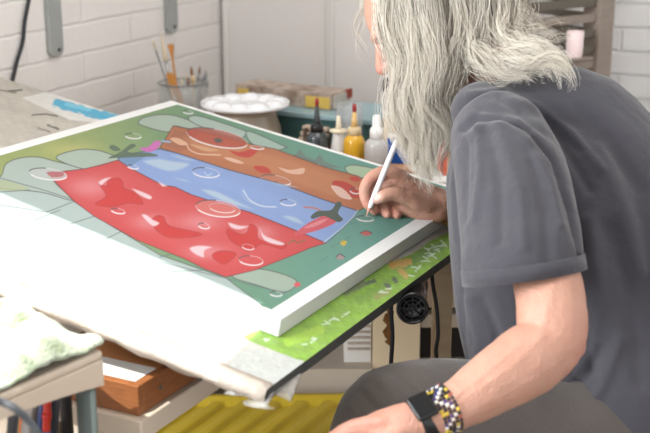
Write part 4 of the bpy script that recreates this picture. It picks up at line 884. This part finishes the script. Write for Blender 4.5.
# cut the sleeve end along a straight hem
hemA, hemB = D(466, 285, 1.60), D(578, 268, 1.60); hd = (hemB-hemA)/np.linalg.norm(hemB-hemA); axd = np.cross(hd, FW); axd /= np.linalg.norm(axd)
if axd[2] > 0: axd = -axd
hemn = axd
insl = (dz < 1.69) & (X_ > 455) & (X_ < 592) & (Y_ > 215)
over_ = (V-hemA)@hemn
mv = insl & (over_ > 0)
V[mv] -= hemn*over_[mv][:, None]
fold = np.zeros(len(V))
def ridge(pts, r, a_): return a_*np.exp(-(segdist(X_, Y_, pts)/r)**2)
for pts, r, a_ in (
    ([(470, 96), (500, 92), (540, 108), (575, 138), (600, 170)], 5, .005), ([(480, 108), (520, 112), (560, 140), (590, 190)], 5, -.005), ([(500, 100), (545, 118), (580, 152)], 3.5, -.003),
    ([(462, 130), (475, 118), (500, 116), (530, 128), (555, 160), (572, 210), (582, 258)], 3.0, -.0075), ([(468, 138), (482, 126), (505, 126), (528, 142), (550, 180), (562, 225)], 4, .003),
    ([(458, 150), (452, 190), (455, 240)], 3.5, .003), ([(466, 140), (466, 180), (464, 220)], 3, -.004), ([(478, 128), (480, 170), (474, 220)], 4, .003), ([(486, 128), (500, 180), (500, 240)], 6, -.0035),
    ([(500, 130), (520, 190), (524, 245)], 6, .003), ([(530, 150), (545, 210), (548, 262)], 6, -.003),
    ([(590, 220), (600, 290), (590, 350), (560, 400)], 8, .005), ([(575, 280), (585, 320), (590, 370)], 7, -.006), ([(610, 230), (630, 300), (640, 380)], 10, -.005), ([(600, 150), (625, 210), (640, 270)], 9, .004),
    ([(560, 90), (600, 130), (640, 190)], 8, -.003), ([(600, 350), (575, 390), (545, 425)], 6, -.005), ([(620, 340), (600, 390), (570, 433)], 7, .005), ([(470, 300), (480, 340), (474, 380)], 6, .004), ([(482, 300), (496, 330), (500, 350)], 5, -.004), ([(462, 290), (464, 330), (468, 370)], 3, -.003)): fold += ridge(pts, r, a_)
nz1 = np.array([noise.noise(Vector((v[0]*16, v[1]*16, v[2]*9))) for v in V])*.0022
V = V+NN*(fold*facing*1.35+nz1)[:, None]
setco(so_, V)
# stitched hem band of the sleeve
rr = []
for k in range(48):
    q = 2*PI*k/48
hm = MB()
ctr = (hemA+hemB)/2
selr = insl & (np.abs((V-hemA)@hemn) < .012)
if selr.sum() > 20:
    hu = hd; hv_ = np.cross(hemn, hu)
    U_ = (V[selr]-ctr)@hu; W_2 = (V[selr]-ctr)@hv_; ang = np.arctan2(W_2, U_); rad = np.hypot(U_, W_2); ring = []
    for k in range(56):
        q = -PI+2*PI*(k+.5)/56; dd = np.abs(np.angle(np.exp(1j*(ang-q)))); s2 = rad[dd < .16]
        ring.append(np.percentile(s2, 92) if len(s2) > 2 else (ring[-1] if ring else .07))
    ring = np.array(ring); ring = (ring+np.roll(ring, 1)+np.roll(ring, -1)+np.roll(ring, 2)+np.roll(ring, -2))/5
    vs = []
    for ho, ro in ((-.020, .0012), (-.0195, .0028), (.001, .0034), (.0015, -.002), (-.003, -.004)):
        for k in range(56):
            q = -PI+2*PI*(k+.5)/56; vs.append(ctr+hu*math.cos(q)*(ring[k]+ro)+hv_*math.sin(q)*(ring[k]+ro)+hemn*ho)
    fs = [(i*56+k, i*56+(k+1) % 56, (i+1)*56+(k+1) % 56, (i+1)*56+k) for i in range(4) for k in range(56)]
    rawmesh('sleeve_hem', vs, fs, M_shirt, so_, True)
# collar
cc_ = nb+(H(-.035, -.085)-nb)*.30; cax = H(-.035, -.085)-nb; cax /= np.linalg.norm(cax); cu = np.cross(cax, FW); cu /= np.linalg.norm(cu); cw = np.cross(cax, cu)
MB().tube([cc_+cu*.066*math.cos(q)+cw*.070*math.sin(q) for q in np.linspace(0, 2*PI, 41)[:-1]], .007, n=10, closed=True).build('collar', M_shirt, so_, smooth=True)

# trousers and shoes
tr_ = MB(); kn = D(402, 419, 1.70)
hipz = pel+np.array([0, -.10, .02])
chain(tr_, [(D(612, 452, 1.78), .105), (D(540, 434, 1.75), .098), (D(470, 421, 1.72), .090), (kn, .083), (kn+np.array([-.03, 0, -.03]), .078)], 28)
fL = np.array([kn[0]+.02, kn[1]+.02, 0])
chain(tr_, [(kn+np.array([-.022, 0, -.02]), .076), (kn*.62+fL*.38, .068), (kn*.2+fL*.8+np.array([0, 0, .02]), .056)], 22)
chain(tr_, [(D(612, 452, 1.78), .11), (pel, .13), (D(615, 470, 2.02), .11)], 24)
kr2 = D(520, 420, 2.06); kr2[2] = .50; fR = np.array([kr2[0]+.13, kr2[1]+.02, 0])
chain(tr_, [(D(615, 470, 2.02), .10), (kr2, .078), (kr2*.3+fR*.7, .058), (kr2*.15+fR*.85, .054)], 22)
tro = remeshed(tr_, 'trousers', .006, M_trouser, person, 8)
V = getco(tro); NN = getno(tro); X_, Y_ = project(V); fold = np.zeros(len(V))
for pts, r, a_ in (([(372, 372), (392, 392), (410, 412)], 4, .004), ([(392, 368), (414, 388), (436, 408)], 4, -.004), ([(420, 366), (440, 386), (456, 402)], 4, .003), ([(352, 385), (372, 405), (392, 420)], 4, -.004), ([(384, 376), (404, 396), (420, 412)], 3, .004), ([(345, 400), (360, 415)], 3, .003)): fold += ridge(pts, r, a_)
nz1 = np.array([noise.noise(Vector(v)*14) for v in V])*.004
setco(tro, V+NN*(fold*np.clip(-(NN@FW)*2, 0, 1)+nz1)[:, None])
for f_ in (fL, fR):
    m_ = MB(); chain(m_, [(f_+np.array([.05, 0, .045]), .042), (f_+np.array([0, 0, .045]), .045), (f_+np.array([-.09, 0, .038]), .038), (f_+np.array([-.16, 0, .032]), .030)], 16)
    for v in m_.bm.verts: v.co.z = max(v.co.z, .001)
    m_.build('shoe', mat('brown_shoe', srgb(80, 62, 50), .5), person, smooth=True)
# stool under the painter
stl = thing('round_stool', 'low round wooden stool the painter sits on', 'stool', (pel[0], pel[1], 0))
sz0 = pel[2]-.125
MB().lathe((pel[0], pel[1], 0), [(.15, sz0-.035), (.16, sz0-.03), (.16, sz0-.004), (.15, sz0)], 32).build('seat', M_wood_pale, stl, smooth=False)
for k in range(4): q = PI/4+PI/2*k; MB().tube([(pel[0]+.15*math.cos(q), pel[1]+.15*math.sin(q), 0), (pel[0]+.1*math.cos(q), pel[1]+.1*math.sin(q), sz0-.03)], .016, n=12).build('leg', M_wood_pale, stl, smooth=True)

# watch and beaded bracelets on the near wrist, band on the far wrist
wax = WR-D(462, 402, 1.485); wax /= np.linalg.norm(wax); wu = -UP*.6+ -FW*.8; wu -= wax*(wu@wax); wu /= np.linalg.norm(wu); wv = np.cross(wax, wu)
def wring(c, r1, r2, n=40): return [c+wu*r1*math.cos(q)+wv*r2*math.sin(q) for q in np.linspace(0, 2*PI, n+1)[:-1]]
wc = D(422, 419.5, 1.475)
wt_ = MB()
prevr = None; vs = []; nseg = 44
for wo, ro in ((-.010, .0), (-.0095, .0022), (.0095, .0022), (.010, 0)):
    for q in np.linspace(0, 2*PI, nseg+1)[:-1]: vs.append(wc+wax*wo+(wu*math.cos(q)+wv*math.sin(q))*(.0275+ro))
fs = [(i*nseg+k, i*nseg+(k+1) % nseg, ((i+1) % 4)*nseg+(k+1) % nseg, ((i+1) % 4)*nseg+k) for i in range(4) for k in range(nseg)]
strap = rawmesh('wrist_watch', vs, fs, M_black, person, True); strap['label'] = 'black smart watch'
face_n = UP*.50-FW*.80-RX*.35; face_n -= wax*(face_n@wax); face_n /= np.linalg.norm(face_n); fv_ = np.cross(face_n, wax)
MB().box(wc+face_n*.0295, wax, fv_, face_n, -.0145, .0145, -.018, .018, -.004, .0055).build('watch_case', M_black, strap, bevel=.004, seg=3)
MB().box(wc+face_n*.0352, wax, fv_, face_n, -.012, .012, -.0155, .0155, 0, .0004).build('watch_screen', mat('watch_glass', srgb(10, 10, 12), .35, spec=.2), strap)
bcs = [srgb(214, 186, 60), srgb(30, 30, 34), srgb(226, 224, 216), srgb(60, 58, 120), srgb(160, 80, 66), srgb(90, 150, 150)]
bms = [mat('bead_%d' % i, c_, .35) for i, c_ in enumerate(bcs)]
pat = [1, 0, 1, 2, 3, 2, 1, 0, 1, 4, 1, 5]
bc0 = D(441, 411.5, 1.478); wax0 = wax.copy()
for r_i, off in enumerate((-.012, -.007, -.002, .003, .008)):
    m_ = MB(); cc2 = bc0-wax0*(-off)
    rads = .0292+.0006*r_i*-1+.001
    for k in range(38):
        q = 2*PI*k/38; p_ = cc2+(wu*math.cos(q)+wv*math.sin(q))*rads
        kk = (k+(r_i if k % 8 < 4 else -r_i)) % 8
        mi = 0 if kk in (0, 1) else (1 if kk not in (4, 5) else (2 if kk == 4 else 3))
        if r_i == 0: mi = [1, 1, 4, 1, 0, 1][k % 6]
        m_.ell(p_, (wax0*.0026, wu*.0026, wv*.0026), 8, 6, mi)
    m_.build('beaded_bracelet', bms, person, smooth=True)
wax2 = WR2-R(470, 214, .09); wax2 /= np.linalg.norm(wax2); a2 = np.cross(wax2, UP); a2 /= np.linalg.norm(a2); b2 = np.cross(wax2, a2)
m_ = MB(); ctr2 = R(450, 208, .077)
for j in (-.003, .003):
    for k in range(30): q = 2*PI*k/30; m_.ell(ctr2+wax2*j+(a2*math.cos(q)*1.12+b2*math.sin(q))*.0295, (wax2*.0027, a2*.0027, b2*.0027), 8, 6)
m_.build('brass_bead_bracelet', mat('brass_beads', srgb(176, 140, 84), .3, metal=.6), person, smooth=True)

# brush held in the hand
top2 = R(397, 140, -.012); ax = tipP+nN*.001-top2; Lb_ = np.linalg.norm(ax); ax /= Lb_
tipb = tipP+nN*.001
pbh = thing('white_paintbrush', 'slim white-handled brush held in the painting hand, its tip on the canvas', 'brush', tipb)
MB().lathe(tipb, [(.0038, .016), (.0046, .021), (.0050, .05), (.0052, .085), (.0046, Lb_*.97), (.0036, Lb_), (.001, Lb_+.001)], 18, -ax).build('handle', mat('white_handle', srgb(224, 224, 228), .3, coat=.4), pbh, smooth=True)
MB().lathe(tipb, [(.0012, .006), (.0038, .0162)], 14, -ax, caps=False).build('tapered_end', mat('pinkish_end', srgb(196, 146, 132), .5), pbh, smooth=True)
MB().lathe(tipb, [(.0002, 0), (.0014, .0065)], 10, -ax).build('bristles', mat('pinkish_end', srgb(196, 146, 132), .5), pbh, smooth=True)

# ------------------------------------------------------------------ hair
def hairmat(name, c1, c2, c3):
    m = bpy.data.materials.new(name); m.use_nodes = True; nt = m.node_tree; b = nt.nodes['Principled BSDF']
    at = nt.nodes.new('ShaderNodeVertexColor'); at.layer_name = 'paint'; nt.links.new(at.outputs[0], b.inputs['Base Color'])
    b.inputs['Roughness'].default_value = .42; b.inputs['Specular IOR Level'].default_value = .6; b.inputs['Subsurface Weight'].default_value = 0
    tr = nt.nodes.new('ShaderNodeBsdfTranslucent'); nt.links.new(at.outputs[0], tr.inputs[0]); mx = nt.nodes.new('ShaderNodeMixShader'); mx.inputs[0].default_value = .5
    out = nt.nodes['Material Output']; nt.links.new(b.outputs[0], mx.inputs[1]); nt.links.new(tr.outputs[0], mx.inputs[2]); nt.links.new(mx.outputs[0], out.inputs[0])
    return m
M_hair = hairmat('grey_white_hair', None, None, None)
# px control points with depth, radius along the lock, strand count, shade
LOCKS = [
 ([(408, -62, 1.93), (390, -20, 1.90), (381, 12, 1.89), (386, 44, 1.885), (397, 80, 1.88), (395, 118, 1.885), (402, 146, 1.89), (414, 166, 1.89)], (.012, .014, .012, .013, .016, .016, .012, .005), 130, .0),
 ([(415, -62, 1.90), (400, -10, 1.875), (396, 28, 1.87), (408, 62, 1.865), (404, 100, 1.87), (412, 136, 1.88), (414, 160, 1.885), (428, 182, 1.89)], (.014, .020, .022, .022, .018, .014, .010, .005), 210, .05),
 ([(425, -65, 1.89), (410, -10, 1.868), (414, 30, 1.86), (422, 66, 1.86), (416, 104, 1.862), (426, 142, 1.875), (424, 170, 1.88), (438, 196, 1.885)], (.016, .024, .024, .024, .020, .016, .012, .005), 280, .05),
 ([(435, -68, 1.89), (426, -10, 1.866), (432, 30, 1.858), (434, 66, 1.858), (430, 100, 1.862), (440, 134, 1.87), (432, 164, 1.88), (442, 194, 1.885)], (.016, .024, .024, .022, .018, .016, .012, .005), 260, .12),
 ([(446, -68, 1.89), (444, -12, 1.862), (450, 24, 1.856), (446, 54, 1.86), (438, 84, 1.862), (442, 116, 1.872), (438, 140, 1.875), (446, 166, 1.885)], (.016, .022, .02, .017, .014, .013, .010, .004), 210, .35),
 ([(456, -68, 1.90), (462, -12, 1.862), (468, 22, 1.856), (464, 50, 1.86), (455, 76, 1.864), (443, 100, 1.87), (441, 124, 1.875), (447, 146, 1.88), (441, 164, 1.885)], (.016, .02, .018, .014, .010, .008, .007, .006, .003), 190, .3),
 ([(470, -66, 1.90), (476, -14, 1.866), (476, 22, 1.858), (478, 50, 1.850), (496, 62, 1.82), (520, 60, 1.79), (544, 58, 1.77), (561, 68, 1.755), (571, 94, 1.75)], (.016, .02, .018, .016, .014, .013, .011, .009, .002), 260, .0),
 ([(476, -62, 1.92), (492, -20, 1.88), (498, 14, 1.868), (502, 36, 1.84), (520, 48, 1.81), (540, 50, 1.79), (558, 58, 1.77), (571, 80, 1.755)], (.018, .022, .022, .020, .014, .010, .008, .002), 230, .1),
 ([(480, -58, 1.94), (500, -24, 1.90), (512, 4, 1.89), (520, 28, 1.86), (534, 40, 1.83), (552, 44, 1.82), (572, 54, 1.81)], (.018, .022, .02, .018, .014, .012, .008), 130, .35),
 ([(476, -58, 1.98), (498, -26, 1.95), (512, -4, 1.93), (528, 12, 1.92), (546, 22, 1.91), (562, 34, 1.90)], (.02, .02, .018, .014, .011, .009), 70, .5),
 ([(462, -66, 1.90), (468, -20, 1.862), (470, 18, 1.852), (470, 44, 1.845), (484, 62, 1.82), (504, 74, 1.79), (524, 72, 1.78), (540, 84, 1.765)], (.016, .018, .016, .013, .012, .010, .007, .002), 170, .15),
 ([(416, -60, 2.00), (406, -10, 2.01), (406, 40, 2.02), (408, 90, 2.02), (414, 140, 2.0), (428, 178, 1.97)], (.02, .022, .022, .024, .02, .01), 150, .4),
 ([(440, -66, 2.03), (440, -10, 2.04), (446, 40, 2.03), (446, 80, 2.0), (444, 120, 1.97), (450, 150, 1.95)], (.02, .026, .022, .018, .014, .008), 110, .6),
 ([(388, -44, 1.98), (366, -8, 1.96), (360, 20, 1.955), (362, 48, 1.95), (368, 80, 1.95)], (.006, .004, .003, .003, .002), 16, .1),
 ([(470, -60, 2.0), (492, -10, 1.99), (492, 40, 1.97), (472, 66, 1.93), (460, 90, 1.90), (452, 116, 1.88)], (.02, .022, .016, .010, .008, .004), 90, .3),
]
BEARD = [
 ([(396, 84, 1.92), (400, 104, 1.90), (408, 128, 1.895), (414, 150, 1.90), (424, 172, 1.90)], (.014, .015, .014, .010, .004), 90, .1),
 ([(412, 92, 1.91), (420, 112, 1.90), (424, 134, 1.895), (430, 156, 1.90), (440, 176, 1.90)], (.016, .018, .016, .012, .005), 130, .2),
 ([(400, 90, 1.95), (408, 112, 1.95), (412, 138, 1.94), (424, 164, 1.93), (446, 182, 1.92)], (.016, .018, .016, .012, .005), 110, .2),
]
def strands(locks, name, seed, rad=.00054, segs=34, wav=.0095):
    r = np.random.default_rng(seed); VS = []; FS = []; CS = []; base = 0; ns = 3
    for ctrl, rads, cnt, shade in locks:
        cp_ = [np.append(D(*q), 0) for q in ctrl]; ra = np.interp(np.linspace(0, 1, len(cp_)), np.linspace(0, 1, len(rads)), rads)
        for i, q in enumerate(cp_): q[3] = ra[i]
        path = np.array(smoothpts(cp_, 6)); n0 = len(path)
        cnt = int(cnt*1.35); ph0 = r.uniform(0, 6.28); ncl = max(3, cnt//17)
        clo = r.normal(size=(ncl, 2)); clo /= np.maximum(1, np.linalg.norm(clo, axis=1, keepdims=True)/1.0); clph = r.uniform(0, 6.28, ncl); clw = r.uniform(.6, 1.4, ncl); cls = r.uniform(-.12, .12, ncl); cle = r.uniform(.86, 1.0, ncl)
        for s in range(cnt):
            k = r.integers(ncl); off = clo[k]*.85+r.normal(size=2)*.17; fly = r.uniform() < .075
            if fly: off *= 1.9
            end = cle[k]*r.uniform(.86, 1.0); st_ = 0.0
            ts = np.linspace(st_, end, segs)*(n0-1); i0 = np.clip(ts.astype(int), 0, n0-2); f = (ts-i0)[:, None]
            P = path[i0]*(1-f)+path[i0+1]*f; R4 = P[:, 3]; P = P[:, :3]
            T = np.gradient(P, axis=0); T /= np.linalg.norm(T, axis=1, keepdims=True)+1e-9
            A = np.cross(T, FW); A /= np.linalg.norm(A, axis=1, keepdims=True)+1e-9; Bv = np.cross(T, A)
            tt = np.linspace(0, 1, segs); wa_ = wav*clw[k]*tt*(1.4 if fly else 1)
            wv1 = wa_*1.25*np.sin(tt*13*clw[k]+clph[k]); wv2 = wa_*.7*np.sin(tt*12+clph[k]*2)
            jit = np.cumsum(r.normal(size=segs))*.00022*(3 if fly else 1)
            P = P+A*(off[0]*R4+wv1+jit)[:, None]+Bv*(off[1]*R4+wv2)[:, None]
            rr_ = rad*(1-.75*tt)*r.uniform(.7, 1.25)
            rr_[0] *= .5
            u = A; v = Bv
            ring = np.stack([P+(u*math.cos(2*PI*q/ns)+v*math.sin(2*PI*q/ns))*rr_[:, None] for q in range(ns)], 1).reshape(-1, 3)
            VS.append(ring); idx = base+np.arange(segs-1)[:, None]*ns+np.arange(ns)[None, :]; nx_ = base+np.arange(segs-1)[:, None]*ns+((np.arange(ns)+1) % ns)[None, :]
            FS.append(np.stack([idx, nx_, nx_+ns, idx+ns], -1).reshape(-1, 4)); base += segs*ns
            sh_ = np.clip(shade+cls[k]+r.normal()*.16, 0, 1)
            col = L(252, 248, 240)*(1-sh_)+L(200, 190, 174)*sh_
            if r.uniform() < .10: col = L(146, 136, 124)
            rt = np.clip(1-tt*3.2, 0, 1)[:, None]*.45; cc = col[None]*(1-rt)+L(190, 188, 190)[None]*rt
            CS.append(np.repeat(cc, ns, 0))
    o = rawmesh(name, np.concatenate(VS), np.concatenate(FS), M_hair, person, True); vcol(o, np.concatenate(CS)); return o
strands(LOCKS, 'hair', 11)
strands(BEARD, 'beard', 5, rad=.00036, wav=.003)
# dense undercoat of hair below the loose strands
ub = MB(); hcap = []
ub.ell(H(-.018, .026), (g_*.094, s_*.079, h_*.094), 30, 20)
for ctrl, rads, cnt, shade in LOCKS[1:6]+LOCKS[11:13]:
    cp_ = [D(x, y, d+.012) for x, y, d in ctrl[:-3]]; ra = np.interp(np.linspace(0, 1, len(cp_)), np.linspace(0, 1, len(rads)), rads)
    chain(ub, [(p, max(.003, q*.62*(1-.6*(i/(len(cp_)-1))**3))) for i, (p, q) in enumerate(zip(cp_, ra))], 14, flat=(FW, .7))
for ctrl, rads, cnt, shade in LOCKS[6:8]:
    cp_ = [D(x, y, d+.008) for x, y, d in ctrl[:-2]]; chain(ub, [(p, .011*(1-.8*(i/(len(cp_)-1))**2)) for i, p in enumerate(cp_)], 12)
un = remeshed(ub, 'hair_undercoat', .003, M_hair, person, 5)
V = getco(un); NN = getno(un)
nzv = np.array([noise.noise(Vector((v[0]*160, v[1]*160, v[2]*14))) for v in V])
cu_ = L(244, 238, 228)*(1+.2*nzv)[:, None]; vcol(un, cu_); setco(un, V+NN*(nzv*.0015)[:, None])
